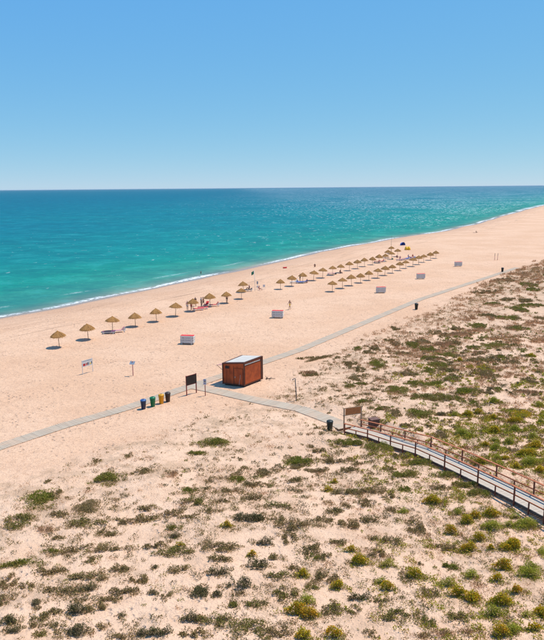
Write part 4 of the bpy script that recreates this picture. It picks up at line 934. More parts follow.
# ---------------------------------------------------------------- boards and signs
def V3(p, z=None): return Vector((p[0], p[1], ground(*p) if z is None else z))
S = SIGN_SPOTS
def board(name, a, b, zl, zh, panel_mat, post_mat, label, cat, post=.09, over=0.0, lean=0.0):
    A, B = V3(a), V3(b); r = thing(name, label, cat, (A + B) / 2); c = (A + B) / 2; A -= c; B -= c
    t = (B - A).normalized(); n = Vector((t.y, -t.x, 0)); zt = zh + .05
    for p in (A, B): MB().bar(p - Vector((0, 0, .3)), p + Vector((0, 0, zt)), post, post, t).build('post', post_mat, r, bevel=.006)
    f = n * (post / 2 + .017)
    lo = [A + f - t * over, B + f + t * over, B + f + t * over - n * .03, A + f - t * over - n * .03]
    pn = MB().prism([v + Vector((0, 0, zl)) for v in lo], [v + Vector((0, 0, zh)) for v in lo]).build('panel', panel_mat, r)
    return r, pn, A + f, B + f, t, n
r, pn, A, B, t, n = board('information_board', S[0], S[1], 1.10, 2.08, M['boardblack'], M['signred'], 'dark blank information board on two dark red posts by the walkway', 'information board', .09, .03)
for z in (1.09, 2.09): MB().bar(A + Vector((0, 0, z)) - t * .04 - n * .015, B + Vector((0, 0, z)) + t * .04 - n * .015, .05, .04).build('panel_frame', M['signred'], r)

def post_sign(name, p, h, pw, ph, pm, sm, label, tilt=0.0, rz=0.0, post=.07):
    r = thing(name, label, 'sign', V3(p), rz)
    MB().box((0, 0, (h - .3) / 2), (post, post, h + .3)).build('post', sm, r, bevel=.006)
    rot = Matrix.Rotation(tilt, 3, 'X')
    pn = MB().box((0, -post / 2 - .02, h - ph / 2 + .02), (pw, .025, ph), rot).build('panel', pm, r)
    return r, pn, rot
r, pn, rot = post_sign('post_sign', S[2], 1.80, .34, .62, M['signwhite'], M['signred'], 'small white sign on a dark red post beside the black information board', 0, -.2)
for dz, w, h, mt in ((.19, .22, .12, 'blueprint'), (.02, .2, .09, 'ink'), (-.17, .22, .10, 'blueprint')):
    MB().box((0, -.035 - .036, 1.51 + dz), (w, .006, h)).build('printed_mark', M[mt], pn)
r, pn, A, B, t, n = board('beach_safety_sign', S[3], S[4], .86, 1.62, M['signwhite'], M['signwhite'], 'white beach notice with red and yellow pictograms on two pale posts', 'sign', .055, .02)
L = (B - A).length
for u0, u1, z0, z1, mt in ((.06, .30, .96, 1.24, 'redprint'), (.36, .46, .98, 1.26, 'redprint'), (.50, .58, .98, 1.28, 'ink'), (.62, .66, 1.0, 1.3, 'blueprint'), (.88, .95, 1.02, 1.30, 'ink'), (.06, .92, 1.50, 1.57, 'signgrey')):
    a = A + t * L * u0 + n * .003; b = A + t * L * u1 + n * .003
    lo = [a, b, b - n * .006, a - n * .006]; MB().prism([v + Vector((0, 0, z0)) for v in lo], [v + Vector((0, 0, z1)) for v in lo]).build('pictogram', M[mt], pn)
a = A + t * L * .69 + n * .003; b = A + t * L * .86 + n * .003; m = (a + b) / 2
MB().prism([a + Vector((0, 0, 1.0)), b + Vector((0, 0, 1.0)), m + Vector((0, 0, 1.26))], [v - n * .006 for v in (a + Vector((0, 0, 1.0)), b + Vector((0, 0, 1.0)), m + Vector((0, 0, 1.26)))]).build('pictogram', M['yelprint'], pn)
r, pn, rot = post_sign('post_sign', S[5], 1.72, .62, .42, M['signgrey'], M['signpink'], 'tilted blue-grey sign on a faded pink post alone on the beach', -.75, -.3, .08)
MB().box((0, -.062, 1.535), (.44, .006, .2), rot).build('printed_mark', M['signwhite'], pn)
# outdoor shower post
r = thing('shower_post', 'thin dark shower post with a short arm beside the branch path', 'shower', V3(S[6]))
MB().tube([(0, 0, -.3), (-.05, 0, 1.2), (-.13, 0, 2.34)], [.05, .048, .045], 8).build('pole', M['steel'], r, True)
MB().tube([(-.13, 0, 2.31), (-.24, 0, 2.31), (-.34, -.02, 2.27)], [.035, .03, .03], 8).build('arm', M['steel'], r, True)
MB().lathe([(.03, 2.20), (.09, 2.13), (.09, 2.11)], 12, (-.35, -.02, .05)).build('shower_head', M['steel'], r, True)
MB().box((-.055, -.06, 1.1), (.07, .06, .10)).build('push_tap', M['metal'], r)
# wooden notice board at the boardwalk entrance
r, pn, A, B, t, n = board('wooden_notice_board', S[7], S[8], 1.50, 2.12, M['wood'], M['palepost'], 'brown wooden board on two posts at the start of the railed boardwalk', 'notice board', .10, -.10)
for z in (1.48, 2.14): MB().bar(A + Vector((0, 0, z)) - t * .14 - n * .02, B + Vector((0, 0, z)) + t * .14 - n * .02, .06, .06).build('cross_bar', M['palepost'], r)
for k in range(1, 4): MB().bar(A + t * .12 + n * .002 + Vector((0, 0, 1.5 + .62 * k / 4)), B - t * .12 + n * .002 + Vector((0, 0, 1.5 + .62 * k / 4)), .008, .012).build('board_joint', M['rustframe'], pn)
# slatted wooden box
r = thing('wooden_box', 'squat slatted wooden bin box behind the far railing of the boardwalk', 'box', V3((8.95, 53.75)), .35)
for k in range(5):
    for sy in (-1, 1): MB().box((-.30 + k * .15, sy * .30, .30), (.135, .03, .62)).build('slat', M['boxwood'], r)
    for sx in (-1, 1): MB().box((sx * .385, -.24 + k * .12, .30), (.03, .105, .62)).build('slat', M['boxwood'], r)
MB().box((0, 0, .28), (.72, .55, .55)).build('liner', M['dark'], r)
MB().box((0, 0, .655), (.86, .70, .06)).build('lid', M['boxwood'], r, bevel=.01)
# flag pole, thin pole, lifeguard post, goal posts, odds and ends
r = thing('flag_pole', 'tall thin pale pole flying a small green flag near the water', 'flag', V3(S[10]))
MB().tube([(0, 0, -.4), (0, 0, 2.2), (-.12, 0, 4.35)], [.045, .04, .03], 8).build('pole', M['white'], r, True)
fv = []; ff = []
for i in range(7):
    for j in range(5): fv.append((-.14 - .045 - i * .085 + 0.0, .10 * math.sin(i * 1.1 + j * .3) * i / 6, 4.28 - j * .17 - i * .05))
for i in range(6):
    for j in range(4): k = i * 5 + j; ff.append((k, k + 1, k + 6, k + 5))
fo = MB().add(fv, ff).build('flag', M['teal'], r, True); so = fo.modifiers.new('thickness', 'SOLIDIFY'); so.thickness = .012
r = thing('thin_pole', 'thin grey pole rising above the parasols near the shoreline', 'pole', V3(S[11]))
MB().tube([(0, 0, -.4), (0, 0, 3), (.03, 0, 5.4)], [.05, .045, .03], 8).build('shaft', M['steel'], r, True)
MB().lathe([(.05, 5.38), (.06, 5.45), (.02, 5.52)], 8, (.03, 0, 0)).build('finial', M['steel'], r, True)
r = thing('lifeguard_post', 'white lifeguard notice post standing right of the green flag pole', 'post', V3(S[12]))
MB().box((0, 0, .75), (.06, .06, 2.0)).build('post', M['white'], r); MB().box((0, -.05, 1.45), (.32, .03, .62)).build('panel', M['signgrey'], r)
MB().box((.0, -.052, .62), (.34, .03, .34)).build('lower_panel', M['signwhite'], r)
r = thing('low_white_post', 'low white marker panel on legs right of the lifeguard post', 'post', V3(S[13]))
for sx in (-.18, .18): MB().box((sx, 0, .45), (.05, .05, 1.3)).build('leg', M['white'], r)
MB().box((0, -.04, .78), (.45, .025, .5)).build('panel', M['signwhite'], r)
for k, lab in ((14, 'left post of the thin red-footed pair standing on the far beach'), (15, 'right post of the thin red-footed pair standing on the far beach')):
    r = thing('beach_post', lab, 'post', V3(S[k]), 0, 'pair of posts on the far beach')
    MB().tube([(0, 0, -.3), (0, 0, 1.2)], [.07, .07], 8).build('lower_pole', M['signpink'], r, True); MB().tube([(0, 0, 1.202), (.03, 0, 2.0)], [.06, .055], 8).build('upper_pole', M['steel'], r, True)
r = thing('red_bodyboard', 'small red bodyboard lying on the sand near the waterline', 'bodyboard', V3(S[16]) + Vector((0, 0, .06)), .3)
out = [(-.55, -.24), (.2, -.26), (.5, -.15), (.56, 0), (.5, .15), (.2, .26), (-.55, .24), (-.5, 0)]
MB().prism([(x, y, 0.0) for x, y in out], [(x * .97, y * .94, .28) for x, y in out]).build('board', M['red'], r, bevel=.02)
MB().tube([(.4, 0, .28), (.45, .15, .30), (.2, .3, .1)], [.012] * 3, 5).build('leash', M['black'], r)
def tent(p, mat, label, w, d, h, rz):
    """half-dome beach shelter, open on one side"""
    r = thing('beach_shelter', label, 'beach shelter', V3(p), rz)
    vs = []; fs = []; nu, nv = 10, 6
    for i in range(nu + 1):
        u = math.pi * i / nu
        for j in range(nv + 1):
            v = math.pi / 2 * j / nv
            x = math.cos(u) * w / 2 * (1 - .12 * math.sin(v)); hh = math.sin(u) * h; vs.append((x, -d / 2 + d * math.sin(v) * (.35 + .65 * math.sin(u)), max(hh * math.cos(v) ** .6, 0)))
    for i in range(nu):
        for j in range(nv): k = i * (nv + 1) + j; fs.append((k, k + 1, k + nv + 2, k + nv + 1))
    o = MB().add(vs, fs).build('canopy', mat, r, True); md = o.modifiers.new('cloth', 'SOLIDIFY'); md.thickness = .02
    MB().box((0, -.05, .012), (w * .95, d * .9, .02)).build('floor_sheet', M['blue'], r)
    MB().tube([(math.cos(math.pi * i / 10) * w / 2, -d / 2 - .012, math.sin(math.pi * i / 10) * h) for i in range(11)], [.02] * 11, 6).build('hoop', M['steel'], r, True)
tent(S[17], M['blue'], 'small blue beach tent pitched close to the waterline', 1.9, 1.4, 1.15, .5)
tent(S[18], M['yellow'], 'yellow beach shelter near the water, left of the touching pair', 1.15, 1.1, 1.2, math.pi)
tent(S[19], M['yellow'], 'yellow beach shelter near the water, right of the touching pair', 1.15, 1.1, 1.2, math.pi)
r = thing('driftwood', 'tangled bit of driftwood on sand right of the kiosk', 'driftwood', V3(S[20]))
for a, b, w in (((-.55, .1, .05), (.5, -.05, .12), .05), ((-.45, .15, .06), (-.6, .3, .3), .04), ((-.2, 0, .05), (.1, .35, .16), .04), ((-.5, -.05, .05), (-.35, .12, .28), .06)):
    MB().tube([a, tuple((x + y) / 2 + rnd.uniform(-.05, .05) for x, y in zip(a, b)), b], [w, w * .8, w * .5], 6).build('branch', M['drift'], r, True)
r = thing('beach_bag', 'dark green bag at the foot of a far parasol pole', 'bag', V3(S[21]))
MB().box((0, 0, .2), (.55, .3, .4), None, .75).build('body', M['teal'], r, bevel=.04); MB().tube([(-.15, 0, .38), (0, 0, .6), (.15, 0, .38)], [.015] * 3, 6).build('handle', M['black'], r)
r = thing('beach_bag', 'dark bag on sand between two parasols of the far row', 'bag', V3(S[22]))
MB().box((0, 0, .14), (.6, .35, .28), None, .8).build('body', M['black'], r, bevel=.04); MB().tube([(-.15, 0, .26), (0, 0, .45), (.15, 0, .26)], [.015] * 3, 6).build('handle', M['black'], r)

# ---------------------------------------------------------------- thatched parasols
def make_parasol(seed, droop):
    root = thing('thatched_parasol', '', 'parasol', (0, 0, 0), 0, 'thatched parasols on the beach')
    MB().tube([(0, 0, -.4), (.01, 0, 1.0), (0, 0, 2.08)], [.042, .04, .036], 10).build('pole', M['pole'], root, True)
    # ribbed cone under the straw
    prof = [(1.0, 1.53 - droop), (.72, 1.72 - droop * .4), (.40, 1.95), (.09, 2.13)]
    vs = []; fs = []; n = 20
    for r_, z in prof:
        for i in range(n):
            a = 2 * math.pi * i / n; w = 1 + .04 * math.sin(5 * a + seed); vs.append((r_ * w * math.cos(a), r_ * w * math.sin(a), z))
    for k in range(3):
        for i in range(n): j = (i + 1) % n; fs.append((k * n + i, k * n + j, (k + 1) * n + j, (k + 1) * n + i))
    for r_, z in reversed(prof):
        for i in range(n): a = 2 * math.pi * i / n; vs.append((r_ * .985 * math.cos(a), r_ * .985 * math.sin(a), z - .05))
    for k in range(4, 7):
        for i in range(n): j = (i + 1) % n; fs.append((k * n + i, k * n + j, (k + 1) * n + j, (k + 1) * n + i))
    fs += [tuple((i, 7 * n + i, 7 * n + (i + 1) % n, (i + 1) % n)) for i in range(n)]
    can = MB().add(vs, fs).build('canopy', M['thatch'], root, True)
    rr = random.Random(seed); b = MB()
    def prof_z(r_): return np.interp(r_, [.09, .40, .72, 1.0], [2.13, 1.95, 1.72 - droop * .4, 1.53 - droop])
    for ring, (r0, r1, cnt) in enumerate(((.72, 1.05, 120), (.50, .84, 80), (.28, .60, 60), (.05, .38, 44))):
        for i in range(cnt):
            a = 2 * math.pi * (i + rr.random()) / cnt; w = rr.uniform(.03, .055); q0 = max(r0 + rr.uniform(-.05, .05), .02); q1 = r1 + rr.uniform(-.11, .10)
            lift = .02 + rr.uniform(0, .045); a2 = a + rr.uniform(-.08, .08)
            z0 = prof_z(q0) + lift; z1 = prof_z(min(q1, 1.0)) + lift * .5 - max(q1 - 1, 0) * 1.2 - rr.uniform(0, .04)
            s0 = Vector((-math.sin(a), math.cos(a), 0)) * w * .5; s1 = Vector((-math.sin(a2), math.cos(a2), 0)) * w * .4
            p0 = Vector((q0 * math.cos(a), q0 * math.sin(a), z0)); p1 = Vector((q1 * math.cos(a2), q1 * math.sin(a2), z1)); dn = Vector((0, 0, -.016))
            b.add([p0 - s0, p0 + s0, p1 + s1, p1 - s1, (p0 + p1) / 2 + Vector((0, 0, .03))], [(0, 1, 4), (1, 2, 4), (2, 3, 4), (3, 0, 4)])
    # straw strands, too many to tell apart
    st = b.build('straw', M['thatch'], can); tag(st, kind='stuff')
    MB().lathe([(.13, 2.09), (.125, 2.17), (.07, 2.24), (.02, 2.27)], 12).build('cap', M['rustframe' if False else 'thatch'], can, True)
    rb = MB()
    for i in range(8):
        a = 2 * math.pi * i / 8; MB().bar((.05 * math.cos(a), .05 * math.sin(a), 2.0), (.93 * math.cos(a), (.93) * math.sin(a), 1.505 - droop), .025, .025).build('rib', M['pole'], root)
    return root
pars = [make_parasol(11, .0), make_parasol(23, .06), make_parasol(37, -.04), make_parasol(51, .10)]
def par_label(i):
    if i < 9: return f'straw thatched parasol, {ORD[i]} from left in the loose near line'
    if i == 9: return 'straw thatched parasol just right of the near line, nearer of two overlapping'
    if i == 10: return 'straw thatched parasol behind the near line, farther of two overlapping'
    if i < 25: return f'straw thatched parasol, {ORD[i - 11]} from left in the long seaward row'
    if i == 25: return 'straw thatched parasol half hidden at the far end of the seaward row'
    if i == 26: return 'straw thatched parasol nearest the waterline beside the thin grey pole'
    if i == 27: return 'straw thatched parasol right of the thin pole, behind the sunbathers'
    return f'straw thatched parasol, {ORD[i - 28]} from left in the long landward row'
rp = random.Random(5)
for i, (x, y) in enumerate(UMBRELLAS):
    o = pars[i] if i < 4 else copy_tree(pars[rp.randrange(4)])
    k = rp.uniform(.94, 1.07) * (1.0 if i < 12 else 1.02)
    o.location = (x, y, ground(x, y)); o.scale = (k, k, k * rp.uniform(.97, 1.03))
    o.rotation_euler = (rp.uniform(-.06, .06), rp.uniform(-.08, .06), rp.uniform(0, 6.28)); o.rotation_mode = 'XYZ'
    o['label'] = par_label(i)

# ---------------------------------------------------------------- sunbeds
def make_sunbed(frame, cloth, back=0.0, towel=None, name='sunbed', rail=.07):
    """lounger along x, head at +x; back is the raised angle of the headrest"""
    r = thing(name, '', 'sunbed')
    for sy in (-1, 1): MB().box((0, sy * .30, .315 - rail / 2), (1.9, .05, rail)).build('side_rail', frame, r)
    for sx in (-.92, .92): MB().box((sx, 0, .315 - rail / 2), (.05, .55, rail - .01)).build('end_rail', frame, r)
    for sx in (-.72, .66):
        for sy in (-1, 1): MB().box((sx, sy * .305, .12), (.11, .07, .26)).build('leg', frame, r)
    MB().box((-.33, 0, .34), (1.2, .54, .05)).build('seat_cloth', cloth, r, bevel=.015)
    ca, sa = math.cos(back), math.sin(back)
    MB().box((.30 + .33 * ca, 0, .345 + .33 * sa), (.66, .54, .05), Matrix.Rotation(-back, 3, 'Y')).build('backrest', cloth, r, bevel=.015)
    if back > .1: MB().bar((.30 + .4 * ca, 0, .32 + .4 * sa), (.78, 0, .30), .5, .025, (0, 1, 0)).build('back_stay', frame, r)
    if towel:
        vs = []; fs = []; rr = random.Random(3)
        for i in range(9):
            for j in range(6):
                e = abs(j - 2.5) / 2.5; vs.append((-.75 + i * .13, -.31 + j * .124, .385 + rr.uniform(0, .035) - (.08 if e > .9 else 0)))
        for i in range(8):
            for j in range(5): k = i * 6 + j; fs.append((k, k + 6, k + 7, k + 1))
        o = MB().add(vs, fs).build('towel', towel, r, True); s = o.modifiers.new('cloth', 'SOLIDIFY'); s.thickness = .02
    return r
lo = [  # material, raised back, towel, turn, label
    ('white', 'purple', .15, 'black', .05, 'white sunbed with dark towel under the third near parasol'), ('white', 'pink', .8, None, .35, 'white and pink sunbed with raised back right of the third parasol'),
    ('white', 'red', .0, None, .15, 'flat red sunbed in front, under the seventh parasol by standing people'), ('white', 'red', .0, None, .15, 'flat red sunbed just behind another under the seventh parasol'),
    ('white', 'red', .7, None, 1.3, 'red sunbed seen end-on left of the eighth parasol pole'), ('white', 'red', .9, None, .1, 'red sunbed with raised back right of the eighth parasol pole'),
    ('white', 'black', .5, 'black', .1, 'dark sunbed with seated person beside the overlapping parasols'), ('white', 'blue', .2, 'blue', .0, 'blue sunbed, left one under the third seaward-row parasol'),
    ('white', 'blue', .4, 'black', .1, 'dark blue sunbed, right one under the third seaward-row parasol'), ('white', 'pink', .0, None, .2, 'faded pink sunbed left of the dark seated figure'),
    ('white', 'red', .5, None, .1, 'red sunbed, left of two under the far seaward parasols'), ('white', 'red', .9, None, .1, 'red sunbed with raised back, right of two under far seaward parasols'),
    ('white', 'purple', .2, None, .0, 'plum sunbed, leftmost of the crowded far group'), ('white', 'pink', .5, None, .1, 'pink sunbed, second in the crowded far group'),
    ('white', 'blue', .8, 'blue', .1, 'blue sunbed, third in the crowded far group'), ('white', 'purple', .6, 'blue', .2, 'plum sunbed with blue towel, fourth in the crowded far group'),
    ('white', 'blue', .6, None, .0, 'blue sunbed, rightmost of the crowded far group'), ('greyw', 'greyw', .7, None, .3, 'pale grey sunbed right of the second seaward-row parasol')]
for (fr, cl, bk, tw, rz, lab), (x, y) in zip(lo, LOUNGERS):
    o = make_sunbed(M[fr], M[cl], bk, M[tw] if tw else None)
    o.location = (x, y, ground(x, y)); o.rotation_euler = (0, 0, rz); tag(o, lab, None, 'sunbeds in use under the parasols')
where = ['left of the kiosk nearest the camera', 'in front of the walking man', 'two-tiered below the landward row', 'right of the landward row', 'farthest along the beach']
lv = ['bottom', 'second', 'third', 'fourth', 'fifth', 'top']
for si, (x, y) in enumerate(STACK_SPOTS):
    nlev = 6; g = ground(x, y); rz = -.16 if si < 2 else .04
    for k in range(nlev):
        o = make_sunbed(M['white'] if k % 2 else M['greyw'], M['red'] if k == nlev - 1 or (si == 2 and k == 2) else M['greyw'], 0.0, None, rail=.135)
        o.location = (x + rnd.uniform(-.03, .03), y + .25 + rnd.uniform(-.03, .03), g + k * .172); o.rotation_euler = (0, 0, rz + rnd.uniform(-.02, .02)); o.scale = (.98, 1.3, 1)
        tag(o, f'{lv[k]} {"red" if k == nlev - 1 else "greyish white"} sunbed of the stack {where[si]}', 'sunbed', 'stacked sunbeds')

# ---------------------------------------------------------------- people
def skin_mesh(name, verts, edges, rads, sub=1):
    me = bpy.data.meshes.new(name); me.from_pydata(verts, edges, []); ob = bpy.data.objects.new(name, me); COL.objects.link(ob)
    sk = ob.modifiers.new('skin', 'SKIN'); sk.use_smooth_shade = True
    for v, rr in zip(me.skin_vertices[0].data, rads): v.radius = (rr, rr) if not isinstance(rr, tuple) else rr
    me.skin_vertices[0].data[0].use_root = True
    ss = ob.modifiers.new('sub', 'SUBSURF'); ss.levels = sub; ss.render_levels = sub
    dg = bpy.context.evaluated_depsgraph_get(); out = bpy.data.meshes.new_from_object(ob.evaluated_get(dg)); out.name = name
    bpy.data.objects.remove(ob); bpy.data.meshes.remove(me)
    out.polygons.foreach_set('use_smooth', [True] * len(out.polygons))
    return out
def body_points(pose):
    if pose == 'sit':
        hip = (0, 0, .16); P = dict(hip=hip, waist=(0, .05, .34), chest=(0, .06, .56), neck=(0, .03, .72), head=(0, .0, .84), crown=(0, 0, .95), nose=(0, -.10, .84))
        for s, n in ((-1, 'l'), (1, 'r')):
            P.update({n + 'hip': (s * .09, -.02, .14), n + 'knee': (s * .13, -.38, .42), n + 'ank': (s * .12, -.62, .07), n + 'toe': (s * .13, -.78, .04),
                      n + 'sh': (s * .18, .04, .68), n + 'elb': (s * .24, .10, .42), n + 'wr': (s * .20, -.12, .32), n + 'hand': (s * .17, -.2, .34)})
    else:
        st = .22 if pose == 'walk' else .0
        P = dict(hip=(0, 0, .94), waist=(0, .01, 1.10), chest=(0, 0, 1.32), neck=(0, -.01, 1.50), head=(0, -.02, 1.62), crown=(0, -.01, 1.72), nose=(0, -.12, 1.62))
        for s, n in ((-1, 'l'), (1, 'r')):
            f = s * st
            P.update({n + 'hip': (s * .09, 0, .90), n + 'knee': (s * .10, -f * .8 - .04 * (st > 0), .49), n + 'ank': (s * .10, -f * 1.3 + (.08 if s < 0 and st else 0), .09), n + 'toe': (s * .12, -f * 1.3 - .15, .035),
                      n + 'sh': (s * .19, 0, 1.44), n + 'elb': (s * .25, f * .6 + .03, 1.16), n + 'wr': (s * .24, f * 1.0 - .06, .92), n + 'hand': (s * .23, f * 1.1 - .09, .84)})
    return P
RAD = dict(hip=(.14, .11), waist=(.125, .09), chest=(.16, .105), neck=.055, head=(.082, .098), crown=.05, nose=.022, hip_=.085, knee=.058, ank=.038, toe=.032, sh=.06, elb=.042, wr=.03, hand=.035)
LINKS = [('hip', 'waist'), ('waist', 'chest'), ('chest', 'neck'), ('neck', 'head'), ('head', 'crown'), ('head', 'nose')] + [e for n in 'lr' for e in (('hip', n + 'hip'), (n + 'hip', n + 'knee'), (n + 'knee', n + 'ank'), (n + 'ank', n + 'toe'), ('chest', n + 'sh'), (n + 'sh', n + 'elb'), (n + 'elb', n + 'wr'), (n + 'wr', n + 'hand'))]
def rad_of(k):
    if k in RAD: return RAD[k]
    return RAD['hip_'] if k[1:] == 'hip' else RAD[k[1:]]
_body = {}
def pose_meshes(pose):
    if pose in _body: return _body[pose]
    P = body_points(pose); ks = list(P)
    body = skin_mesh('body', [P[k] for k in ks], [(ks.index(a), ks.index(b)) for a, b in LINKS], [rad_of(k) for k in ks])
    def mid(a, b, t): return tuple(x + (y - x) * t for x, y in zip(P[a], P[b]))
    sv = [P['hip'], P['waist'], P['lhip'], mid('lhip', 'lknee', .62), P['rhip'], mid('rhip', 'rknee', .62)]
    shorts = skin_mesh('shorts', sv, [(0, 1), (0, 2), (2, 3), (0, 4), (4, 5)], [(.15, .12), (.135, .10), .10, .088, .10, .088])
    tv = [P['waist'], P['chest'], mid('chest', 'neck', .55), P['lsh'], mid('lsh', 'lelb', .5), P['rsh'], mid('rsh', 'relb', .5)]
    shirt = skin_mesh('shirt', tv, [(0, 1), (1, 2), (1, 3), (3, 4), (1, 5), (5, 6)], [(.14, .105), (.175, .12), .075, .075, .062, .075, .062])
    h = Vector(P['head']); hv = [tuple(h + Vector(o)) for o in ((0, .02, .07), (0, .05, .03), (0, .055, -.04))]
    hair = skin_mesh('hair', hv, [(0, 1), (1, 2)], [(.09, .085), (.09, .07), (.07, .045)])
    _body[pose] = (body, shorts, shirt, hair); return _body[pose]
def person(p, pose, rz, label, skin, shorts, shirt=None, lift=0.0, z=None):
    r = thing('person', label, 'person', V3(p, z) + Vector((0, 0, lift)), rz)
    b, s, t, h = pose_meshes(pose)
    def put(n, me, mat, par):
        me = me.copy(); me.materials.clear(); me.materials.append(mat); return link(n, me, par)
    bo = put('body', b, M[skin], r); put('hair', h, M['hair'], r); put('shorts', s, M[shorts], r)
    if shirt: put('shirt', t, M[shirt], r)
Q = PEOPLE
person(Q[0], 'walk', -.9, 'bare-chested person in yellow shorts walking alone across open sand', 'skin_a', 'yellow')
person(Q[1], 'stand', .6, 'fair person in grey shorts standing left of the seventh parasol pole', 'skin_b', 'greyw', 'pink')
person(Q[2], 'stand', -2.2, 'tanned person in red standing close to the seventh parasol pole', 'skin_a', 'signred', 'signred')
person(Q[3], 'stand', 2.6, 'person in dark clothes standing behind the seventh parasol', 'skin_a', 'black', 'black')
person(Q[4], 'stand', 1.2, 'person in blue-grey top and dark shorts between two parasols', 'skin_b', 'black', 'signgrey')
person(Q[5], 'walk', -1.5, 'bare-backed tanned person right of the one in blue-grey top', 'skin_a', 'boxwood')
person(Q[6], 'stand', 2.9, 'person in plum top standing under the ninth parasol', 'skin_a', 'black', 'purple')
person(Q[7], 'sit', .7, 'person in black seated under a seaward-row parasol', 'skin_a', 'black', 'black')
person(Q[8], 'sit', -.5, 'person in plum seated right of the blue sunbeds', 'skin_a', 'purple', 'purple')
person(Q[9], 'sit', 3.0, 'lone person in black sitting on the sand near the water', 'skin_a', 'black', 'black')
person(Q[10], 'sit', .3, 'person in plum seated at the left of the crowded far group', 'skin_a', 'purple', 'purple', .3)
person(Q[11], 'sit', -.4, 'person in pink seated in front in the crowded far group', 'skin_b', 'pink', 'pink', .3)
person(Q[12], 'sit', .9, 'person in blue seated in the middle of the crowded far group', 'skin_a', 'blue', 'blue', .3)
person(Q[13], 'sit', 1.6, 'tiny person seated on a dark towel on the far shoreline', 'skin_a', 'black')
person(Q[14], 'sit', 1.0, 'fair person in pink seated below the lifeguard post', 'skin_b', 'pink', 'signpink', .1)
person(Q[15], 'stand', 2.0, 'person in dark shorts standing half hidden under a seaward parasol', 'skin_a', 'black', 'steel')
person(Q[16], 'sit', -1.2, 'person in plum on the dark sunbed by the overlapping parasols', 'skin_a', 'black', 'purple', .3)
person(Q[17], 'sit', .2, 'person in red seated at the right of the crowded far group', 'skin_a', 'red', 'red', .3)
person(SWIMMER[0], 'stand', 2.0, 'bather standing waist-deep in the turquoise shallows', 'skin_a', 'black', 'black', 0, -1.95)
px_, py_ = Q[13]
vs = []; fs = []
for i in range(7):
    for j in range(5): vs.append((-.9 + i * .3, -.45 + j * .22, .03 + .02 * ((i * 3 + j * 5) % 4)))
for i in range(6):
    for j in range(4): k = i * 5 + j; fs.append((k, k + 5, k + 6, k + 1))
tw = MB().add(vs, fs).build('beach_towel', M['black'], None, True); tw.location = (px_ - .5, py_ - .2, ground(px_, py_)); sm = tw.modifiers.new('cloth', 'SOLIDIFY'); sm.thickness = .02
tag(tw, 'dark towel spread under the tiny person on the far shoreline', 'towel')

# ---------------------------------------------------------------- dune plants
rng = np.random.RandomState(21)
def quads_mesh(name, base, out, side, wid, mat):
    """pointed leaves as kites: base points, leaf vectors, side vectors, widths"""
    n = len(base); mid = base + out * .5
    s = side * wid[:, None] * .5
    co = np.stack([base, mid + s, base + out, mid - s], 1).reshape(-1, 3)
    me = bpy.data.meshes.new(name)
    me.vertices.add(4 * n); me.vertices.foreach_set('co', co.ravel().astype('f4'))
    me.loops.add(4 * n); me.loops.foreach_set('vertex_index', np.arange(4 * n, dtype='i4'))
    me.polygons.add(n); me.polygons.foreach_set('loop_start', np.arange(0, 4 * n, 4, dtype='i4')); me.polygons.foreach_set('loop_total', np.full(n, 4, 'i4'))
    me.update(); me.materials.append(mat); return me
def unit(v): return v / np.maximum(np.linalg.norm(v, axis=1), 1e-6)[:, None]
def leaves_at(pts, up_bias, length, rng_, flat=False):
    n = len(pts); dirs = unit(rng_.normal(size=(n, 3)) + np.array([0, 0, up_bias])); ln = length * rng_.uniform(.6, 1.4, n)
    side = unit(np.cross(dirs, rng_.normal(size=(n, 3))))
    return pts, dirs * ln[:, None], side
def lump_outline(rng_, n):
    """a plant outline made of several overlapping sub-lumps inside the unit disc"""
    c = []
    for i in range(n):
        a = rng_.uniform(0, 2 * math.pi); r = math.sqrt(rng_.uniform(0, 1)) * .74
        c.append((r * math.cos(a), r * math.sin(a), rng_.uniform(.20, .42), rng_.uniform(.55, 1.0)))
    return c
KINDS = dict(  # name, leaf material, lumps, leaves per square metre, leaf length, up bias, fill, category
    G=('green_mat_shrub', 'leafG', 10, 800, .085, .7, 1.0), B=('brown_mat_shrub', 'leafB', 9, 800, .075, .8, 1.0), K=('grey_dune_shrub', 'leafK', 15, 620, .085, .8, .85),
    H=('green_dune_shrub', 'leafH', 15, 620, .085, .8, .8),
    Y=('yellow_flowering_shrub', 'leafY', 7, 900, .075, 1.0, 1.0), L=('lime_green_bush', 'leafL', 7, 950, .075, 1.0, 1.0), D=('dark_dune_bush', 'leafD', 9, 800, .08, .8, .85), R=('dry_grass_clump', 'leafR', 11, 420, .22, 1.6, .6))
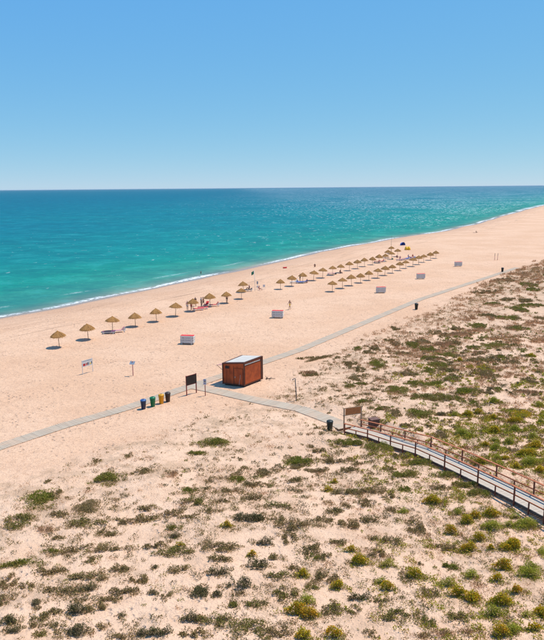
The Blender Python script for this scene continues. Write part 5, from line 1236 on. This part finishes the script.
def make_plant(kind, wm, dm, hm, seed):
    """leaf mesh in real metres for a plant wm x dm x hm; lumps give its uneven outline and gaps"""
    nm, lm, nl, dens, ll, ub, fill = KINDS[kind]; g = np.random.RandomState(seed); wm *= 1.12; dm *= 1.12
    area = wm * dm * .785; nl = max(3, int(nl * min(1.6, .5 + area * .35))) if kind in 'GBKRDH' else nl
    L = lump_outline(g, nl)
    if kind in 'YL' or (kind == 'D' and wm < 1.3): L = [(x * .8, y * .8, r * 1.35, h * (1 - .35 * (x * x + y * y))) for x, y, r, h in L] + [(g.uniform(-.2, .2), g.uniform(-.2, .2), .52, 1.0)]
    if kind in 'GB': L = [(x, y, r * 1.15, h) for x, y, r, h in L]
    if kind in 'KH': L = [(x * 1.2, y * 1.2, r * .85, h) for x, y, r, h in L]
    n_tot = int(np.clip(area * dens * (2.2 if kind in 'YLD' else 1.6) * fill, 90, 3600)); w = np.array([r * r * (.5 + h) for _, _, r, h in L]); w /= w.sum()
    idx = g.choice(len(L), n_tot, p=w); LA = np.array(L)[idx]
    th = g.uniform(0, 2 * math.pi, n_tot); cz = g.uniform(0, 1, n_tot) ** .75; sr = np.sqrt(np.maximum(1 - cz * cz, 0)); sh = g.uniform(.72, 1.04, n_tot)
    loc = np.stack([(LA[:, 0] + LA[:, 2] * sr * np.cos(th) * sh) * wm * .5, (LA[:, 1] + LA[:, 2] * sr * np.sin(th) * sh) * dm * .5, LA[:, 3] * cz * sh * hm * (.9 if kind != 'R' else .25)], 1)
    k = min(1.0, .55 + .35 * wm); base, out, side = leaves_at(loc, ub, ll * k, g)
    wid = ll * k * g.uniform(.35, .6, n_tot) * (.16 if kind == 'R' else 1.0)
    leaf = quads_mesh('foliage', base, out, side, wid, M[lm])
    fl = None
    if kind == 'Y':
        sel = (cz > .35) & (g.uniform(size=n_tot) < .6) & (np.sin(loc[:, 0] * 7 + seed) + np.cos(loc[:, 1] * 6) > -.7); p = loc[sel] * 1.04; m = len(p)
        fl = quads_mesh('flowers', *leaves_at(p, .8, .065, g), np.full(m, .06), M['flower'])
    st = MB()
    for x, y, r, h in L:
        a = Vector((x * wm * .12, y * dm * .12, -.06)); b = Vector((x * wm * .47, y * dm * .47, h * hm * .55))
        st.tube([a, (a + b) / 2 + Vector((0, 0, .04)), b], [.016, .012, .005], 4)
    return leaf, fl, st.mesh('stems', M['stem'])
cache = {}
CATS = dict(H='shrub', G='shrub', B='shrub', K='shrub', Y='flowering shrub', L='bush', D='bush', R='grass clump')
GRP = dict(H='open green dune shrubs', G='green mats of dune shrub', B='brownish mats of dune shrub', K='open grey-olive dune shrubs', Y='yellow-flowered dune shrubs', L='pale lime-green dune bushes', D='dark dune bushes', R='dry grass clumps')
for n, (kind, x, y, w, d, h, turn, lab) in enumerate(SHRUBS):
    big = w * d > 2.2
    key = (kind, round(math.log(w * d, 1.5)), round(math.log(w / d, 1.45)), n if big else n % 3)
    if key not in cache: cache[key] = (w, d, h, make_plant(kind, w, d, h, 100 + n))
    w0, d0, h0, (leaf, fl, st) = cache[key]
    o = thing(KINDS[kind][0], lab, CATS[kind], (x, y, ground(x, y) - .02), R(turn) * 1.6, GRP[kind])
    o.scale = (w / w0, d / d0, h / h0)
    link('foliage', leaf, o); link('stems', st, o)
    if fl: tag(link('flowers', fl, o), kind='stuff')

# uncountable low cover: seedlings, herb tufts, dry stalks
def scatter(n, rmin, rmax, dens):
    a = rng.uniform(-36, 36, n) * math.pi / 180; r = np.sqrt(rng.uniform(rmin ** 2, rmax ** 2, n))
    x = r * np.sin(a); y = r * np.cos(a); z, d, e, al = terrain(x, y, True)
    deck, _ = polydist(x, y, DECK, False); br, _ = polydist(x, y, np.array(BRANCH_PTS, float), False); pa, _ = polydist(x, y, np.array(PATH_PTS, float), False)
    ok = (rng.uniform(size=n) < dens(x, y, e)) & (deck > 1.15) & (br > 1.1) & (pa > 1.2)
    return x[ok], y[ok], z[ok], r[ok]
def cover(name, label, cat, mat, n, rmin, rmax, dens, rad_, per, ll, ub, wk, hk):
    x, y, z, r = scatter(n, rmin, rmax, dens); m = len(x)
    R_ = rad_(r) * rng.lognormal(0, .38, m); k = np.maximum((per * np.clip(R_ / .15, .5, 3)).astype(int), 3)
    idx = np.repeat(np.arange(m), k); N = len(idx)
    th = rng.uniform(0, 2 * math.pi, N); q = np.sqrt(rng.uniform(0, 1, N)); hh = rng.uniform(0, 1, N) * (1 - q * .6)
    pts = np.stack([x[idx] + R_[idx] * q * np.cos(th), y[idx] + R_[idx] * q * np.sin(th), z[idx] - .01 + hh * R_[idx] * hk], 1)
    size = ll * np.clip(r[idx] / 45, .8, 4); size = size * rng.uniform(.6, 1.4, N)
    dirs = unit(rng.normal(size=(N, 3)) + np.array([0, 0, ub])); side = unit(np.cross(dirs, rng.normal(size=(N, 3))))
    o = link(name, quads_mesh(name, pts, dirs * size[:, None], side, size * wk, M[mat]))
    return tag(o, label, cat, None, 'stuff')
def fringe(name, label, cat, mat, kinds, per_area, ll, ub, wk, hk):
    """straggling growth round the edges of the larger plants"""
    P = []; 
    for (kind, x, y, w, d, h, turn, lab) in SHRUBS:
        if kind not in kinds: continue
        n = int(4 + per_area * math.sqrt(w * d))
        for _ in range(n):
            a = rng.uniform(0, 2 * math.pi); q = rng.uniform(.55, 1.25)
            P.append((x + math.cos(a) * q * w * .6, y + math.sin(a) * q * d * .65, rng.uniform(.10, .26) * min(1.3, .6 + .35 * w)))
    P = np.array(P); x, y, R_ = P.T; z, _, e, _ = terrain(x, y, True)
    dk, _ = polydist(x, y, DECK, False); ok = dk > 1.1; x, y, R_, z = x[ok], y[ok], R_[ok], z[ok]
    k = np.maximum((150 * R_).astype(int), 6); idx = np.repeat(np.arange(len(x)), k); N = len(idx)
    th = rng.uniform(0, 2 * math.pi, N); q = np.sqrt(rng.uniform(0, 1, N)); hh = rng.uniform(0, 1, N) * (1 - q * .6)
    pts = np.stack([x[idx] + R_[idx] * q * np.cos(th), y[idx] + R_[idx] * q * np.sin(th), z[idx] - .01 + hh * R_[idx] * hk], 1)
    size = ll * np.clip(np.hypot(x, y)[idx] / 45, .8, 3) * rng.uniform(.6, 1.4, N)
    dirs = unit(rng.normal(size=(N, 3)) + np.array([0, 0, ub])); side = unit(np.cross(dirs, rng.normal(size=(N, 3))))
    tag(link(name, quads_mesh(name, pts, dirs * size[:, None], side, size * wk, M[mat])), label, cat, None, 'stuff')
fringe('green_fringe_growth', 'straggling green runners round the green dune mats', 'ground cover', 'leafG', 'G', 6, .10, .7, .5, .5)
fringe('olive_fringe_growth', 'straggling olive twigs round the olive and brown dune shrubs', 'ground cover', 'leafK', 'KBDRH', 6, .10, .8, .5, .6)
fringe('yellow_fringe_growth', 'yellow-green seedlings and twigs round the flowering shrubs', 'ground cover', 'leafY', 'YL', 8, .10, .9, .5, .8)
fringe('brown_fringe_growth', 'dead brown twigs round the flowering shrubs and mats', 'ground cover', 'leafB', 'YLG', 6, .10, .8, .35, .5)
cover('low_herb_cover', 'scattered small olive herb tufts over the whole dune', 'ground cover', 'leafK', 36000, 22, 95, lambda x, y, e: sstep(e, -.5, 5) * (.05 + .75 * patchy(x, y, 3.4, .46, .66)) * (.45 + .55 * sstep(e, 4, 16)) * (1 - .6 * sstep(x, 3, 14) * sstep(y, 48, 58)), lambda r: .10 + .0012 * r, 11, .088, .8, .6, .7)
cover('green_herb_cover', 'scattered small green herb tufts over the dune', 'ground cover', 'leafG', 12000, 22, 100, lambda x, y, e: sstep(e, 4, 12) * (1 - .7 * sstep(y, 52, 60)) * (.03 + .45 * patchy(x, y, 5, .5, .68, 50)) * (.35 + right(x, y)), lambda r: .10 + .0012 * r, 11, .088, .9, .6, .7)
cover('dry_stalk_cover', 'thin dry tan stalks and litter over the dune', 'dry grass', 'leafR', 30000, 22, 110, lambda x, y, e: sstep(e, -1, 4) * (.06 + .55 * patchy(x, y, 4.5, .46, .66, 90)) * (.35 + .65 * right(x, y)), lambda r: .13 + .001 * r, 8, .13, 1.0, .17, .45)
cover('yellow_herb_cover', 'small yellow-flowered tufts on the dune right of the boardwalk', 'ground cover', 'leafY', 9000, 22, 75, lambda x, y, e: right(x, y) * sstep(x / y, .12, .40) * (.05 + .5 * patchy(x, y, 4, .46, .64, 140)), lambda r: .11 + .001 * r, 12, .09, .9, .6, .9)
cover('olive_shrub_cover', 'smaller olive-grey shrublets filling in between the larger dune shrubs', 'ground cover', 'leafK', 20000, 22, 92, lambda x, y, e: sstep(e, 4, 15) * (.02 + .55 * patchy(x, y, 3.4, .43, .60)) * (1 - .7 * sstep(x, 3, 14) * sstep(y, 50, 58)) * (1 - .5 * sstep(x / y, .1, .3)), lambda r: .20 + .001 * r, 34, .082, .8, .6, .55)
cover('dark_shrub_cover', 'small dark shrublets strung over the open dune', 'ground cover', 'leafD', 9000, 22, 85, lambda x, y, e: sstep(e, 6, 18) * (.01 + .5 * patchy(x, y, 4.2, .45, .62, 200)) * (1 - .6 * right(x, y)), lambda r: .17 + .001 * r, 34, .08, .8, .6, .7)
cover('green_shrub_cover', 'small leafy green shrublets among the dune shrubs', 'ground cover', 'leafG', 11000, 22, 92, lambda x, y, e: sstep(e, 5, 14) * (1 - .7 * sstep(y, 52, 60)) * (.01 + .45 * patchy(x, y, 5, .48, .64, 50)) * (.3 + right(x, y)), lambda r: .19 + .001 * r, 34, .08, .8, .6, .55)
cover('yellow_shrub_cover', 'small yellow-green bushlets around the flowering shrubs', 'ground cover', 'leafY', 24000, 22, 75, lambda x, y, e: sstep(x / y, .06, .34) * sstep(e, 6, 16) * (.05 + .6 * patchy(x, y, 4, .42, .60, 140)) * (1 - .75 * sstep(y, 48, 58)), lambda r: .17 + .001 * r, 26, .105, .9, .6, .9)
cover('rust_grass_cover', 'rusty dry grass patches between the shrubs', 'dry grass', 'leafR', 14000, 22, 110, lambda x, y, e: sstep(e, 2, 9) * (.01 + .5 * patchy(x, y, 6, .50, .66, 260)) * (.25 + right(x, y)), lambda r: .28 + .001 * r, 22, .15, .9, .2, .35)
cover('edge_grass_cover', 'low dry tan grass along the seaward edge of the dune', 'dry grass', 'leafR', 60000, 40, 260, lambda x, y, e: sstep(e, -1.5, 1) * (1 - sstep(e, 8, 16)) * (.10 + .8 * patchy(x, y, 5, .42, .60, 310)), lambda r: .14 + .0016 * r, 9, .12, .9, .2, .35)
cover('edge_herb_cover', 'brown-olive herbs along the seaward edge of the dune', 'ground cover', 'leafB', 19000, 45, 260, lambda x, y, e: sstep(e, -.5, 2) * (1 - sstep(e, 10, 20)) * (.04 + .55 * patchy(x, y, 5.5, .46, .64, 350)), lambda r: .10 + .0018 * r, 9, .085, .8, .6, .5)
cover('seedling_cover', 'tiny dark seedlings speckling the open dune sand', 'ground cover', 'leafD', 40000, 22, 85, lambda x, y, e: sstep(e, -1.2, 3) * .45, lambda r: .035 + .0006 * r, 4, .045, .8, .5, .8)
cover('far_herb_cover', 'felt of olive and brown herbs on the distant dune', 'ground cover', 'leafB', 11000, 75, 300, lambda x, y, e: sstep(e, 0, 5) * (.10 + .8 * patchy(x, y, 13, .42, .60, 12)), lambda r: .15 + .0022 * r, 9, .075, .6, .7, .5)
cover('far_green_cover', 'small green patches on the distant dune', 'ground cover', 'leafG', 4500, 80, 300, lambda x, y, e: sstep(e, 2, 9) * (.04 + .7 * patchy(x, y, 16, .5, .66, 70)), lambda r: .2 + .0025 * r, 9, .075, .6, .7, .4)

# ---------------------------------------------------------------- sea haze
hb = MB().box((0, 0, 0), (1, 1, 1)); hm = bpy.data.materials.new('sea_haze'); hm.use_nodes = True
for n in list(hm.node_tree.nodes): hm.node_tree.nodes.remove(n)
ho = hm.node_tree.nodes.new('ShaderNodeOutputMaterial'); hv = hm.node_tree.nodes.new('ShaderNodeVolumePrincipled')
hv.inputs['Color'].default_value = (.86, .93, 1.0, 1); hv.inputs['Density'].default_value = .000016; hv.inputs['Anisotropy'].default_value = .2
hm.node_tree.links.new(hv.outputs[0], ho.inputs['Volume'])
haze = hb.build('haze', hm); haze.location = (0, 0, 7.0); haze.scale = (170000, 170000, 34.0)
tag(haze, 'pale sea haze', 'haze', None, 'stuff')
